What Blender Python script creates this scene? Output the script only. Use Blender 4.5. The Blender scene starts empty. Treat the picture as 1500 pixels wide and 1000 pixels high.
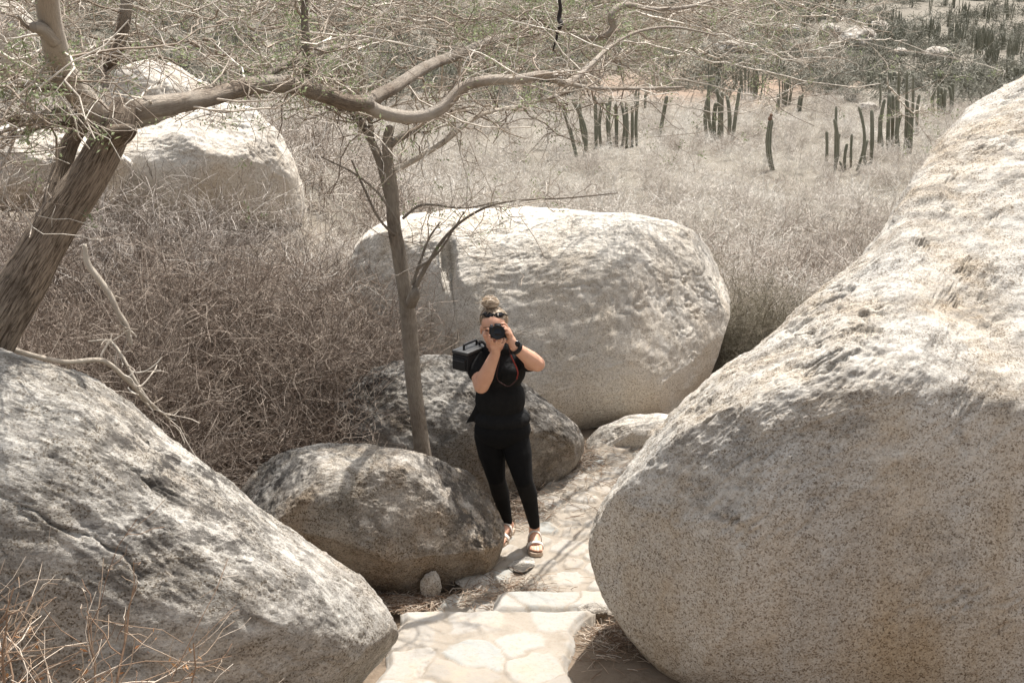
import bpy, bmesh, math, random
import numpy as np
from mathutils import Vector, Matrix

# ------------------------------------------------------------------ camera, sky, sun
H = 3.56
PITCH = math.radians(17.0)
FPX = 1811.0                      # focal length in pixels of a 1500 px wide picture
scene = bpy.context.scene
C = scene.collection
cam_data = bpy.data.cameras.new('camera_view')
cam_data.sensor_width = 36.0
cam_data.lens = FPX / 1500.0 * 36.0
cam_data.clip_start = 0.05
cam_data.clip_end = 3000
cam = bpy.data.objects.new('camera_view', cam_data)
C.objects.link(cam)
cam.location = (0, 0, H)
cam.rotation_euler = (math.radians(90) - PITCH, 0, 0)
scene.camera = cam

SUN_EL, SUN_AZ = math.radians(66), math.radians(24)      # behind the scene, a little to the right
world = bpy.data.worlds.new('World')
scene.world = world
world.use_nodes = True
wn = world.node_tree
wn.nodes.clear()
sky = wn.nodes.new('ShaderNodeTexSky')
sky.sky_type = 'NISHITA'
sky.sun_disc = False
sky.sun_elevation = SUN_EL
sky.sun_rotation = SUN_AZ
sky.air_density = 1.0
sky.dust_density = 4.0
hs = wn.nodes.new('ShaderNodeHueSaturation')
hs.inputs['Saturation'].default_value = 0.35
bg = wn.nodes.new('ShaderNodeBackground')
bg.inputs['Strength'].default_value = 0.135
wo = wn.nodes.new('ShaderNodeOutputWorld')
wn.links.new(sky.outputs[0], hs.inputs['Color'])
wn.links.new(hs.outputs[0], bg.inputs['Color'])
wn.links.new(bg.outputs[0], wo.inputs['Surface'])

sl = bpy.data.lights.new('sun', 'SUN')
sl.energy = 4.6
sl.angle = math.radians(0.5)
sl.color = (1.0, 0.955, 0.905)
sun = bpy.data.objects.new('sun', sl)
C.objects.link(sun)
SUN = Vector((math.cos(SUN_EL) * math.sin(SUN_AZ), math.cos(SUN_EL) * math.cos(SUN_AZ), math.sin(SUN_EL)))
sun.rotation_euler = SUN.to_track_quat('Z', 'Y').to_euler()
sun.location = (5, 10, 30)

scene.view_settings.view_transform = 'Standard'
scene.view_settings.look = 'None'
scene.view_settings.gamma = 1.0
scene.view_settings.exposure = 0.86

# ------------------------------------------------------------------ helpers
RNG = np.random.default_rng(7)
random.seed(7)
CAM = np.array([0, 0, H])
CP, SP = math.cos(PITCH), math.sin(PITCH)


def ray(px, py):
    a, b = (px - 750.0) / FPX, (500.0 - py) / FPX
    return np.array([a, CP + b * SP, -SP + b * CP])


def at(px, py, Y):
    """point seen at photo pixel px,py on the vertical plane y = Y"""
    r = ray(px, py)
    return CAM + r * (Y / r[1])


def on_z(px, py, z):
    r = ray(px, py)
    return CAM + r * ((z - H) / r[2])


def smooth(a, b, x):
    t = np.clip((x - a) / (b - a), 0, 1)
    return t * t * (3 - 2 * t)


_perm = np.random.default_rng(3).permutation(512).astype(np.int64)
_perm = np.concatenate([_perm, _perm, _perm])
_grad = np.random.default_rng(4).normal(size=(512, 3))
_grad /= np.linalg.norm(_grad, axis=1)[:, None]


def noise(p):
    """gradient noise, p (N,3) -> about -1..1"""
    pi = np.floor(p).astype(np.int64)
    pf = p - pi
    u = pf * pf * pf * (pf * (pf * 6 - 15) + 10)
    pi &= 511
    out = 0
    for dx in (0, 1):
        wx = u[:, 0] if dx else 1 - u[:, 0]
        for dy in (0, 1):
            wy = u[:, 1] if dy else 1 - u[:, 1]
            for dz in (0, 1):
                wz = u[:, 2] if dz else 1 - u[:, 2]
                h = _perm[_perm[_perm[(pi[:, 0] + dx) & 511] + ((pi[:, 1] + dy) & 511)] + ((pi[:, 2] + dz) & 511)]
                g = _grad[h]
                d = pf - np.array([dx, dy, dz])
                out = out + wx * wy * wz * (g * d).sum(1)
    return out * 1.7


def fbm(p, octs=4, gain=0.5, lac=2.03):
    a, s, o = 1.0, 0.0, 0
    for i in range(octs):
        o = o + a * noise(p * lac ** i + 17.3 * i)
        s += a
        a *= gain
    return o / s


def np_mesh(name, V, F, mat=None, smooth_shade=True, attrs=None):
    """V (N,3), F (M,k) -> mesh; attrs {name: (N,) floats or (N,3) colours}"""
    me = bpy.data.meshes.new(name)
    V = np.ascontiguousarray(V, dtype=np.float32)
    F = np.ascontiguousarray(F, dtype=np.int32)
    n, (m, k) = len(V), F.shape
    me.vertices.add(n)
    me.vertices.foreach_set('co', V.ravel())
    me.loops.add(m * k)
    me.loops.foreach_set('vertex_index', F.ravel())
    me.polygons.add(m)
    me.polygons.foreach_set('loop_start', np.arange(0, m * k, k, dtype=np.int32))
    me.polygons.foreach_set('use_smooth', np.full(m, bool(smooth_shade)))
    me.update(calc_edges=True)
    for an, av in (attrs or {}).items():
        av = np.asarray(av, dtype=np.float32)
        if av.ndim == 1:
            a = me.attributes.new(an, 'FLOAT', 'POINT')
            a.data.foreach_set('value', av)
        else:
            a = me.attributes.new(an, 'FLOAT_COLOR', 'POINT')
            a.data.foreach_set('color', np.concatenate([av, np.ones((n, 1), np.float32)], 1).ravel())
    if mat:
        me.materials.append(mat)
    return me


def tag(o, label=None, cat=None, group=None, kind=None):
    if label: o['label'] = label
    if cat: o['category'] = cat
    if group: o['group'] = group
    if kind: o['kind'] = kind
    return o


def wloc(o):
    v = Vector((0, 0, 0))
    while o is not None:
        v = v + o.location
        o = o.parent
    return v


def link(name, me, parent=None, origin=None):
    """link a mesh given in world coordinates as one object with its origin at origin (or at its parent's)"""
    o = bpy.data.objects.new(name, me)
    C.objects.link(o)
    pl = wloc(parent) if parent is not None else Vector((0, 0, 0))
    og = Vector([float(v) for v in origin]) if origin is not None else pl
    me.transform(Matrix.Translation(-og))
    o.location = og - pl
    o.parent = parent
    return o


def empty(name, loc):
    o = bpy.data.objects.new(name, None)
    o.empty_display_size = 0.2
    C.objects.link(o)
    o.location = [float(v) for v in loc]
    return o


def copy_tree(o, loc, parent=None, rotz=None, scale=None):
    c = o.copy()
    C.objects.link(c)
    if parent is not None:
        c.parent = parent
    else:
        c.location = loc
        if rotz is not None: c.rotation_euler = (0, 0, rotz)
        if scale is not None: c.scale = (scale, scale, scale)
    for ch in list(o.children):
        copy_tree(ch, None, c)
    return c


# ------------------------------------------------------------------ material helpers
class NT:
    def __init__(self, name):
        self.m = bpy.data.materials.new(name)
        self.m.use_nodes = True
        self.t = self.m.node_tree
        self.bsdf = self.t.nodes['Principled BSDF']
        self.bsdf.inputs['Roughness'].default_value = 0.9
        self.bsdf.inputs['Specular IOR Level'].default_value = 0.25
        tc = self.t.nodes.new('ShaderNodeTexCoord')
        self.co = tc.outputs['Object']

    def node(self, ty, **kw):
        n = self.t.nodes.new(ty)
        for k, v in kw.items():
            setattr(n, k, v)
        return n

    def put(self, sock, v):
        if hasattr(v, 'is_output'):
            self.t.links.new(v, sock)
        elif isinstance(v, (tuple, list)):
            sock.default_value = tuple(v) + ((1.0,) if len(v) == 3 and sock.type == 'RGBA' else ())
        else:
            sock.default_value = v

    def noise(self, scale, detail=4, rough=0.55, co=None, dist=0.0):
        n = self.node('ShaderNodeTexNoise')
        n.inputs['Scale'].default_value = scale
        n.inputs['Detail'].default_value = detail
        n.inputs['Roughness'].default_value = rough
        n.inputs['Distortion'].default_value = dist
        self.t.links.new(co or self.co, n.inputs['Vector'])
        return n.outputs['Fac']

    def voro(self, scale, feature='F1', co=None):
        n = self.node('ShaderNodeTexVoronoi', feature=feature)
        n.inputs['Scale'].default_value = scale
        self.t.links.new(co or self.co, n.inputs['Vector'])
        return n.outputs['Distance']

    def ramp(self, f, *stops):
        n = self.node('ShaderNodeValToRGB')
        e = n.color_ramp.elements
        while len(e) < len(stops): e.new(0.5)
        for el, (p, c) in zip(e, stops):
            el.position = p
            el.color = (c, c, c, 1) if not isinstance(c, tuple) else c + (1,)
        self.put(n.inputs['Fac'], f)
        return n.outputs['Color']

    def mix(self, f, a, b, mode='MIX'):
        n = self.node('ShaderNodeMix', data_type='RGBA', blend_type=mode)
        self.put(n.inputs['Factor'], f)
        self.put(n.inputs['A'], a) if False else self.put(n.inputs[6], a)
        self.put(n.inputs[7], b)
        return n.outputs[2]

    def math(self, op, a, b=0.0):
        n = self.node('ShaderNodeMath', operation=op)
        self.put(n.inputs[0], a)
        self.put(n.inputs[1], b)
        return n.outputs[0]

    def attr(self, name, col=False):
        n = self.node('ShaderNodeAttribute', attribute_name=name)
        return n.outputs['Color'] if col else n.outputs['Fac']

    def mapping(self, rot=(0, 0, 0), scale=(1, 1, 1)):
        n = self.node('ShaderNodeMapping')
        n.inputs['Rotation'].default_value = rot
        n.inputs['Scale'].default_value = scale
        self.t.links.new(self.co, n.inputs['Vector'])
        return n.outputs[0]

    def bump(self, h, strength, dist=0.02, prev=None):
        n = self.node('ShaderNodeBump')
        n.inputs['Strength'].default_value = strength
        n.inputs['Distance'].default_value = dist
        self.put(n.inputs['Height'], h)
        if prev is not None: self.put(n.inputs['Normal'], prev)
        return n.outputs[0]

    def done(self, color=None, normal=None, rough=None):
        if color is not None: self.put(self.bsdf.inputs['Base Color'], color)
        if normal is not None: self.put(self.bsdf.inputs['Normal'], normal)
        if rough is not None: self.put(self.bsdf.inputs['Roughness'], rough)
        return self.m


def granite(name, tone=(0.40, 0.355, 0.295), grey=(0.36, 0.345, 0.31), stain=(0.36, 0.25, 0.14), stain_amt=0.5,
            lichen=0.5, speck=1.0, grain=(0, 0, 0), stretch=(1, 1, 1), k=1.0, cover=0.0, lthr=0.0):
    t = NT(name)
    big = t.noise(1.1 * k, 5, 0.6)
    col = t.mix(t.ramp(big, (0.35, 0.0), (0.65, 1.0)), tone, grey)
    st = t.noise(1.3 * k, 6, 0.62, t.mapping(scale=(1.3, 1.3, 0.4)))
    col = t.mix(t.math('MULTIPLY', t.ramp(st, (0.44, 0.0), (0.66, 1.0)), stain_amt), col, stain)
    cool = t.noise(0.9 * k, 5, 0.6, t.mapping(rot=(0.3, 0.2, 0), scale=(1.5, 1.5, 0.5)))
    col = t.mix(t.math('MULTIPLY', t.ramp(cool, (0.5, 0.0), (0.68, 1.0)), stain_amt * 0.8), col, tuple(v * s_ for v, s_ in zip(grey, (0.72, 0.75, 0.80))))
    # the crystals of the rock: every grain its own mineral
    v = t.node('ShaderNodeTexVoronoi', feature='F1')
    v.inputs['Scale'].default_value = 150 * k
    t.t.links.new(t.co, v.inputs['Vector'])
    sep = t.node('ShaderNodeSeparateColor')
    t.t.links.new(v.outputs['Color'], sep.inputs[0])
    cl = t.noise(42 * k, 4, 0.72)
    val = t.math('ADD', sep.outputs[0], t.math('MULTIPLY', t.math('SUBTRACT', cl, 0.5), 0.8))
    mul = t.ramp(val, (0.0, (0.30, 0.25, 0.20)), (0.13, (0.55, 0.48, 0.40)), (0.27, (0.85, 0.82, 0.76)), (0.60, (1.05, 1.04, 1.02)), (0.95, (1.30, 1.29, 1.26)))
    cry = t.mix(speck, (1.0, 1.0, 1.0), mul)
    col = t.mix(1.0, col, cry, 'MULTIPLY')
    # weathered crust with pale and black lichen, in patches drawn out along the rock's grain
    crust = t.math('MAXIMUM', t.attr('crust'), cover)
    co = t.mapping(grain, stretch)
    l1 = t.noise(4.5 * k, 9, 0.75, co)
    pale = t.math('MULTIPLY', t.ramp(l1, (0.38, 1.0), (0.55, 0.0)), crust)
    col = t.mix(t.math('MULTIPLY', pale, 0.55), col, (0.66, 0.63, 0.57))
    l2 = t.noise(11.0 * k, 9, 0.80, co)
    l3 = t.noise(1.3 * k, 5, 0.62)
    blk = t.math('MULTIPLY', t.ramp(l2, (0.485 - lthr, 0.0), (0.575 - lthr, 1.0)), t.ramp(l3, (0.36, 0.25), (0.6, 1.0)))
    blk = t.math('MULTIPLY', t.math('MULTIPLY', blk, crust), lichen)
    col = t.mix(blk, col, (0.060, 0.053, 0.046))
    g3 = t.noise(24 * k, 5, 0.7)
    rgh = t.noise(13 * k, 9, 0.78, co)
    n = t.node('ShaderNodeBump')
    n.inputs['Distance'].default_value = 0.04
    t.put(n.inputs['Strength'], t.math('MULTIPLY', crust, 0.6))
    t.put(n.inputs['Height'], rgh)
    b = t.bump(g3, 0.4, 0.014, n.outputs[0])
    b = t.bump(t.noise(95 * k, 4, 0.75), 0.5, 0.006, b)
    return t.done(col, b, 0.92)


def twig_mat(name, a, b, c):
    t = NT(name)
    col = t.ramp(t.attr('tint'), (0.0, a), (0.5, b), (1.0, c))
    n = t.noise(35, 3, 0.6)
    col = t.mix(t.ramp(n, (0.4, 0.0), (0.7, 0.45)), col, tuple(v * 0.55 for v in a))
    return t.done(col, t.bump(n, 0.3, 0.004), 0.85)


def bark(name, a, b, scale=1.0, pale=0.0, deep=0.8):
    t = NT(name)
    f = t.attr('fibre', True)             # unrolled bark coordinates: round the trunk, along the trunk
    n = t.node('ShaderNodeMapping')
    n.inputs['Scale'].default_value = (12 * scale, 8 * scale, 1)
    t.t.links.new(f, n.inputs['Vector'])
    co = n.outputs[0]
    r = t.noise(4.5, 6, 0.65, co, 0.8)
    col = t.mix(t.ramp(r, (0.40, 0.0), (0.56, 1.0)), a, b)
    blot = t.noise(7 * scale, 5, 0.6)
    col = t.mix(t.ramp(blot, (0.5, 0.0), (0.68, 0.5)), col, tuple(v * 0.42 for v in a))
    if pale:
        col = t.mix(t.math('MULTIPLY', t.ramp(t.noise(2.2, 4, 0.6), (0.4, 0.0), (0.58, 1.0)), pale), col, (0.62, 0.56, 0.47))
    bm = t.bump(r, deep, 0.03)
    bm = t.bump(t.noise(60 * scale, 4, 0.6), 0.35, 0.006, bm)
    return t.done(col, bm, 0.88)


def plain(name, col, rough=0.6, spec=0.4, nscale=40, namt=0.25, bump=0.15, metal=0.0):
    t = NT(name)
    n = t.noise(nscale, 4, 0.6)
    c = t.mix(t.ramp(n, (0.3, 0.0), (0.7, namt)), col, tuple(min(1, v * 0.5) for v in col))
    t.bsdf.inputs['Specular IOR Level'].default_value = spec
    t.bsdf.inputs['Metallic'].default_value = metal
    return t.done(c, t.bump(n, bump, 0.003), rough)


# ------------------------------------------------------------------ tubes and twigs
def tubes(P, R, S=3):
    """P (N,K,3) polylines, R (N,K) radii -> verts, quads (open ended)"""
    N, K, _ = P.shape
    T = np.gradient(P, axis=1)
    T /= np.linalg.norm(T, axis=2)[..., None] + 1e-9
    ref = RNG.normal(size=(N, 1, 3))
    n = np.cross(T, ref)
    n /= np.linalg.norm(n, axis=2)[..., None] + 1e-9
    b = np.cross(T, n)
    a = np.arange(S) * 2 * np.pi / S
    V = P[:, :, None, :] + R[:, :, None, None] * (np.cos(a)[None, None, :, None] * n[:, :, None, :] + np.sin(a)[None, None, :, None] * b[:, :, None, :])
    idx = np.arange(N * K * S).reshape(N, K, S)
    q = np.stack([idx[:, :-1, :], np.roll(idx, -1, 2)[:, :-1, :], np.roll(idx, -1, 2)[:, 1:, :], idx[:, 1:, :]], -1)
    return V.reshape(-1, 3), q.reshape(-1, 4)


class Twigs:
    def __init__(self, sides=3):
        self.V, self.F, self.T, self.n, self.S = [], [], [], 0, sides

    def add(self, P, R, tint=None):
        V, F = tubes(P, R, self.S)
        if tint is None: tint = RNG.random(len(P))
        self.V.append(V)
        self.F.append(F + self.n)
        self.T.append(np.repeat(tint, P.shape[1] * self.S))
        self.n += len(V)

    def merge(self, V, F, T):
        self.V.append(V); self.F.append(F + self.n); self.T.append(T); self.n += len(V)

    def arrays(self):
        return np.concatenate(self.V), np.concatenate(self.F), np.concatenate(self.T)

    def mesh(self, name, mat):
        V, F, T = self.arrays()
        return np_mesh(name, V, F, mat, True, {'tint': T})


def unit(v):
    return v / (np.linalg.norm(v, axis=-1, keepdims=True) + 1e-9)


def grow(P, R, n, length, K=4, keep=0.5, spread=0.9, up=0.0, curl=0.35, rs=0.5, rmin=0.001, tmin=0.15, flat=1.0, rng=RNG, wt=None, rcap=9.0):
    """n new twigs sprouting from the parent polylines P,R"""
    N, Kp, _ = P.shape
    i = rng.choice(N, n, p=wt) if wt is not None else rng.integers(0, N, n)
    t = (tmin + (1 - tmin) * rng.random(n)) * (Kp - 1.001)
    k = t.astype(int)
    f = (t - k)[:, None]
    pos = P[i, k] * (1 - f) + P[i, k + 1] * f
    tan = unit(P[i, k + 1] - P[i, k])
    rad = np.minimum((R[i, k] * (1 - f[:, 0]) + R[i, k + 1] * f[:, 0]) * rs, rcap)
    d = tan * keep + rng.normal(size=(n, 3)) * spread
    d[:, 2] = d[:, 2] * flat + up
    d = unit(d)
    L = length * (0.45 + rng.random(n) ** 1.3 * 1.1) / (K - 1)
    out = np.empty((n, K, 3))
    out[:, 0] = pos
    for j in range(1, K):
        out[:, j] = out[:, j - 1] + d * L[:, None]
        d = unit(d + rng.normal(size=(n, 3)) * curl * np.array([1, 1, flat]) + np.array([0, 0, up * 0.15]))
    rr = np.maximum(rad[:, None] * np.linspace(1, 0.45, K)[None], rmin)
    return out, rr


def bush(seed, size=1.0, n=(14, 110, 900, 4200), r0=0.018, rmin=0.0016, width=1.0, up=0.28, sides=3):
    rng = np.random.default_rng(seed)
    n0 = n[0]
    a = rng.random(n0) * 2 * np.pi
    base = np.stack([np.cos(a), np.sin(a), np.zeros(n0)], 1) * (0.12 + 0.25 * rng.random(n0))[:, None] * size * width
    d = unit(np.stack([np.cos(a) * width * 0.7, np.sin(a) * width * 0.7, 0.75 + 0.5 * rng.random(n0)], 1) + rng.normal(size=(n0, 3)) * 0.25)
    K = 6
    P = np.empty((n0, K, 3))
    P[:, 0] = base - np.array([0, 0, 0.08 * size])
    L = size * (0.8 + 0.4 * rng.random(n0)) / (K - 1)
    for j in range(1, K):
        P[:, j] = P[:, j - 1] + d * L[:, None]
        d = unit(d + rng.normal(size=(n0, 3)) * 0.22 + np.stack([np.cos(a), np.sin(a), np.zeros(n0) - 0.2], 1) * 0.12 * width)
    R = r0 * size * np.linspace(1, 0.4, K)[None] * (0.7 + 0.6 * rng.random(n0))[:, None]
    tw = Twigs(sides)
    tw.add(P, R, rng.random(n0) * 0.6)
    Ls = (0.62, 0.40, 0.24, 0.13)
    for lv in range(1, len(n)):
        P, R = grow(P, R, n[lv], Ls[lv - 1] * size, K=5 if lv == 1 else 4, keep=0.6, spread=0.75, up=up if lv < 3 else 0.05, curl=0.38,
                    rs=0.6, rmin=rmin, rng=rng, tmin=0.1 if lv > 1 else 0.25)
        tw.add(P, R, np.clip(rng.random(n[lv]) * 0.8 + 0.07 * lv, 0, 1))
    return tw


def sweep(pts, rad, sides=14, sub=6, rough=0.12, seed=0, cap=True):
    """a smooth limb through pts with radii rad, lumpy section; returns V, F, fibre attr"""
    rng = np.random.default_rng(seed)
    pts, rad = np.array(pts, float), np.array(rad, float)
    n = len(pts)
    t = np.linspace(0, n - 1, (n - 1) * sub + 1)
    ext = np.vstack([2 * pts[0] - pts[1], pts, 2 * pts[-1] - pts[-2]])
    k = np.minimum(t.astype(int), n - 2)
    f = (t - k)[:, None]
    p0, p1, p2, p3 = ext[k], ext[k + 1], ext[k + 2], ext[k + 3]
    P = 0.5 * ((2 * p1) + (-p0 + p2) * f + (2 * p0 - 5 * p1 + 4 * p2 - p3) * f ** 2 + (-p0 + 3 * p1 - 3 * p2 + p3) * f ** 3)
    R = np.interp(t, np.arange(n), rad)
    T = unit(np.gradient(P, axis=0))
    nrm = unit(np.cross(T[0], [0.31, 0.55, 0.78]))
    Ns = [nrm]
    for i in range(1, len(P)):
        nrm = unit(nrm - T[i] * nrm.dot(T[i]))
        Ns.append(nrm)
    Ns = np.array(Ns)
    B = np.cross(T, Ns)
    a = np.arange(sides) * 2 * np.pi / sides
    ring = np.cos(a)[None, :, None] * Ns[:, None] + np.sin(a)[None, :, None] * B[:, None]
    s = np.concatenate([[0], np.cumsum(np.linalg.norm(np.diff(P, axis=0), axis=1))])
    fl = 1 + rough * fbm(np.stack([np.tile(np.cos(a) * 1.3, (len(P), 1)), np.tile(np.sin(a) * 1.3, (len(P), 1)), np.repeat(s[:, None] * 2.2, sides, 1)], -1).reshape(-1, 3) + seed * 3.7, 3).reshape(len(P), sides) * 1.6
    V = (P[:, None] + ring * (R[:, None] * fl)[..., None]).reshape(-1, 3)
    idx = np.arange(len(P) * sides).reshape(len(P), sides)
    q = np.stack([idx[:-1], np.roll(idx, -1, 1)[:-1], np.roll(idx, -1, 1)[1:], idx[1:]], -1).reshape(-1, 4)
    fib = np.stack([np.tile(np.cos(a) * 0.5, (len(P), 1)) * 0.6, np.repeat(s[:, None] * 0.35, sides, 1), np.tile(np.sin(a) * 0.5, (len(P), 1)) * 4], -1).reshape(-1, 3)
    if cap:
        ends = np.array([P[0], P[-1] + T[-1] * R[-1] * 0.4])
        c0 = len(V)
        V = np.vstack([V, ends])
        fib = np.vstack([fib, [[0, 0, 0], [0, s[-1] * 0.35, 0]]])
        j = np.arange(sides)
        q = np.vstack([q, np.stack([np.full(sides, c0), (j + 1) % sides, j, j], -1),
                       np.stack([np.full(sides, c0 + 1), idx[-1], np.roll(idx[-1], -1), np.roll(idx[-1], -1)], -1)])
    return V, q, fib, P, R


def limb_mesh(name, parts, mat):
    """several sweeps welded into one mesh"""
    Vs, Fs, As, n = [], [], [], 0
    for V, F, A, _, _ in parts:
        Vs.append(V); Fs.append(F + n); As.append(A); n += len(V)
    V, F = np.concatenate(Vs), np.concatenate(Fs)
    # the caps are triangles written as quads with a doubled corner: build through bmesh-safe split
    tri = F[:, 2] == F[:, 3]
    Q = F[~tri]
    T = F[tri][:, :3]
    me = np_mesh(name, V, np.vstack([np.stack([Q[:, 0], Q[:, 1], Q[:, 2]], 1), np.stack([Q[:, 0], Q[:, 2], Q[:, 3]], 1), T]), mat, True, {'fibre': np.concatenate(As)})
    return me


# ------------------------------------------------------------------ terrain height
_ty = np.array([-60, 0, 1.0, 2.2, 4.0, 5.4, 5.72, 5.95, 9, 12, 16, 20, 30, 45, 60, 90, 130, 180, 230, 320, 500])
_tz = np.array([2.6, 2.3, 2.0, 1.1, 0.27, 0.275, 0.25, -0.07, -0.08, -0.45, -1.7, -2.5, -3.5, -3.9, -4.3, -4.4, -3.6, -1.4, 3.0, 16, 45])


def terrain(x, y):
    x, y = np.asarray(x, float), np.asarray(y, float)
    z = np.interp(y, _ty, _tz)
    p = np.stack([x * 0.11, y * 0.11, np.zeros_like(x)], -1).reshape(-1, 3)
    far = smooth(12, 40, y)
    z = z + far * 0.35 * noise(p).reshape(x.shape)
    p2 = np.stack([x * 0.02, y * 0.02, np.ones_like(x)], -1).reshape(-1, 3)
    z = z + smooth(90, 170, y) * 3.0 * noise(p2).reshape(x.shape)
    z = z + 0.012 * np.clip(x - 5, 0, 200) * smooth(80, 200, y)
    z = z + 0.02 * noise(p * 22).reshape(x.shape)
    z = z + smooth(3, 9, -x) * (1 - smooth(14, 30, y)) * 0.35 * smooth(6, 10, y)
    rise = np.interp(y, [10, 12, 16, 20, 24, 30, 45], [0, 0.3, 1.6, 2.5, 3.0, 2.6, 0])
    z = z + rise * smooth(-0.02, 0.12, -x / np.maximum(y, 1) - 0.06)
    return z


def hit(px, py):
    r = ray(px, py)
    t = np.concatenate([np.linspace(3, 60, 600), np.linspace(60, 420, 1400)])
    q = CAM[None] + r[None] * t[:, None]
    below = q[:, 2] < terrain(q[:, 0], q[:, 1])
    k = int(np.argmax(below)) if below.any() else len(t) - 1
    return q[k]

# ------------------------------------------------------------------ materials
M_ground = None


def ground_mat():
    t = NT('dry_earth')
    n = t.noise(0.35, 8, 0.65)
    near = t.mix(t.ramp(n, (0.35, 0.0), (0.65, 1.0)), (0.13, 0.095, 0.064), (0.24, 0.19, 0.14))
    fn = t.noise(9, 8, 0.7)
    near = t.mix(t.ramp(fn, (0.45, 0.0), (0.65, 0.7)), near, (0.12, 0.085, 0.055))
    far = t.mix(t.ramp(t.noise(0.12, 8, 0.7), (0.35, 0.0), (0.65, 1.0)), (0.13, 0.115, 0.09), (0.19, 0.17, 0.138))
    far = t.mix(t.ramp(t.noise(1.3, 6, 0.7), (0.5, 0.0), (0.7, 0.7)), far, (0.17, 0.15, 0.11))
    c = t.mix(t.attr('far'), near, far)
    bare = t.mix(t.ramp(t.noise(0.5, 7, 0.7), (0.35, 0.0), (0.7, 1.0)), (0.235, 0.165, 0.115), (0.20, 0.16, 0.125))
    c = t.mix(t.attr('bare'), c, bare)
    b = t.bump(fn, 0.6, 0.05)
    return t.done(c, t.bump(t.noise(60, 4, 0.7), 0.6, 0.01, b), 0.95)


# ------------------------------------------------------------------ ground sheet
ys = np.concatenate([np.linspace(-40, 2, 12)[:-1], np.arange(2, 14, 0.1), 14 * 1.028 ** np.arange(0, 128)])
us = np.linspace(-1, 1, 261)
us = np.sign(us) * np.abs(us) ** 1.25
Yg, Ug = np.meshgrid(ys, us, indexing='ij')
Xg = Ug * (np.abs(Yg) * 0.85 + 12)
Zg = terrain(Xg.ravel(), Yg.ravel()).reshape(Xg.shape)
idx = np.arange(Xg.size).reshape(Xg.shape)
Fg = np.stack([idx[:-1, :-1], idx[:-1, 1:], idx[1:, 1:], idx[1:, :-1]], -1).reshape(-1, 4)
Vg = np.stack([Xg, Yg, Zg], -1).reshape(-1, 3)
p2 = Vg * np.array([0.03, 0.03, 0])
nb = fbm(p2 + 5, 4)
rx = Vg[:, 0] / np.maximum(Vg[:, 1], 1)
bare = smooth(-0.2, 0.35, nb + 0.12 - np.abs(np.log(np.maximum(Vg[:, 1], 1) / 95)) * 1.6 - np.abs(rx - 0.2) * 1.3)
ground = link('ground', np_mesh('ground', Vg, Fg, ground_mat(), True, {'far': smooth(10, 22, Vg[:, 1]), 'bare': bare}))
tag(ground, kind='structure')


# ------------------------------------------------------------------ paved path and steps
def paving_mat(name):
    t = NT(name)
    st = t.attr('stone')
    tint = t.attr('tint')
    base = t.ramp(tint, (0.0, (0.25, 0.225, 0.19)), (0.35, (0.285, 0.262, 0.228)), (0.8, (0.325, 0.305, 0.272)), (1.0, (0.27, 0.275, 0.255)))
    n = t.noise(6, 8, 0.7)
    base = t.mix(t.ramp(n, (0.48, 0.0), (0.68, 0.6)), base, (0.35, 0.28, 0.20))
    base = t.mix(t.ramp(t.noise(55, 4, 0.7), (0.52, 0.0), (0.66, 0.5)), base, (0.25, 0.21, 0.16))
    mort = t.mix(t.ramp(t.noise(4, 7, 0.7), (0.35, 0.0), (0.7, 1.0)), (0.295, 0.262, 0.216), (0.215, 0.183, 0.143))
    mort = t.mix(t.ramp(t.noise(70, 3, 0.7), (0.52, 0.0), (0.68, 0.6)), mort, (0.24, 0.185, 0.13))
    c = t.mix(st, mort, base)
    b = t.bump(n, 0.35, 0.02)
    b = t.bump(t.noise(40, 5, 0.7), 0.4, 0.008, b)
    return t.done(c, b, 0.9)


M_pave = paving_mat('flagstone_paving')


def voronoi2(P, S, aniso=1.0):
    f1 = np.full(len(P), 9e9); f2 = np.full(len(P), 9e9); i1 = np.zeros(len(P), int)
    for k, s in enumerate(S):
        d = np.hypot(P[:, 0] - s[0], (P[:, 1] - s[1]) * aniso)
        closer = d < f1
        f2 = np.where(closer, f1, np.minimum(f2, d))
        i1 = np.where(closer, k, i1)
        f1 = np.where(closer, d, f1)
    return f1, f2, i1


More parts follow.
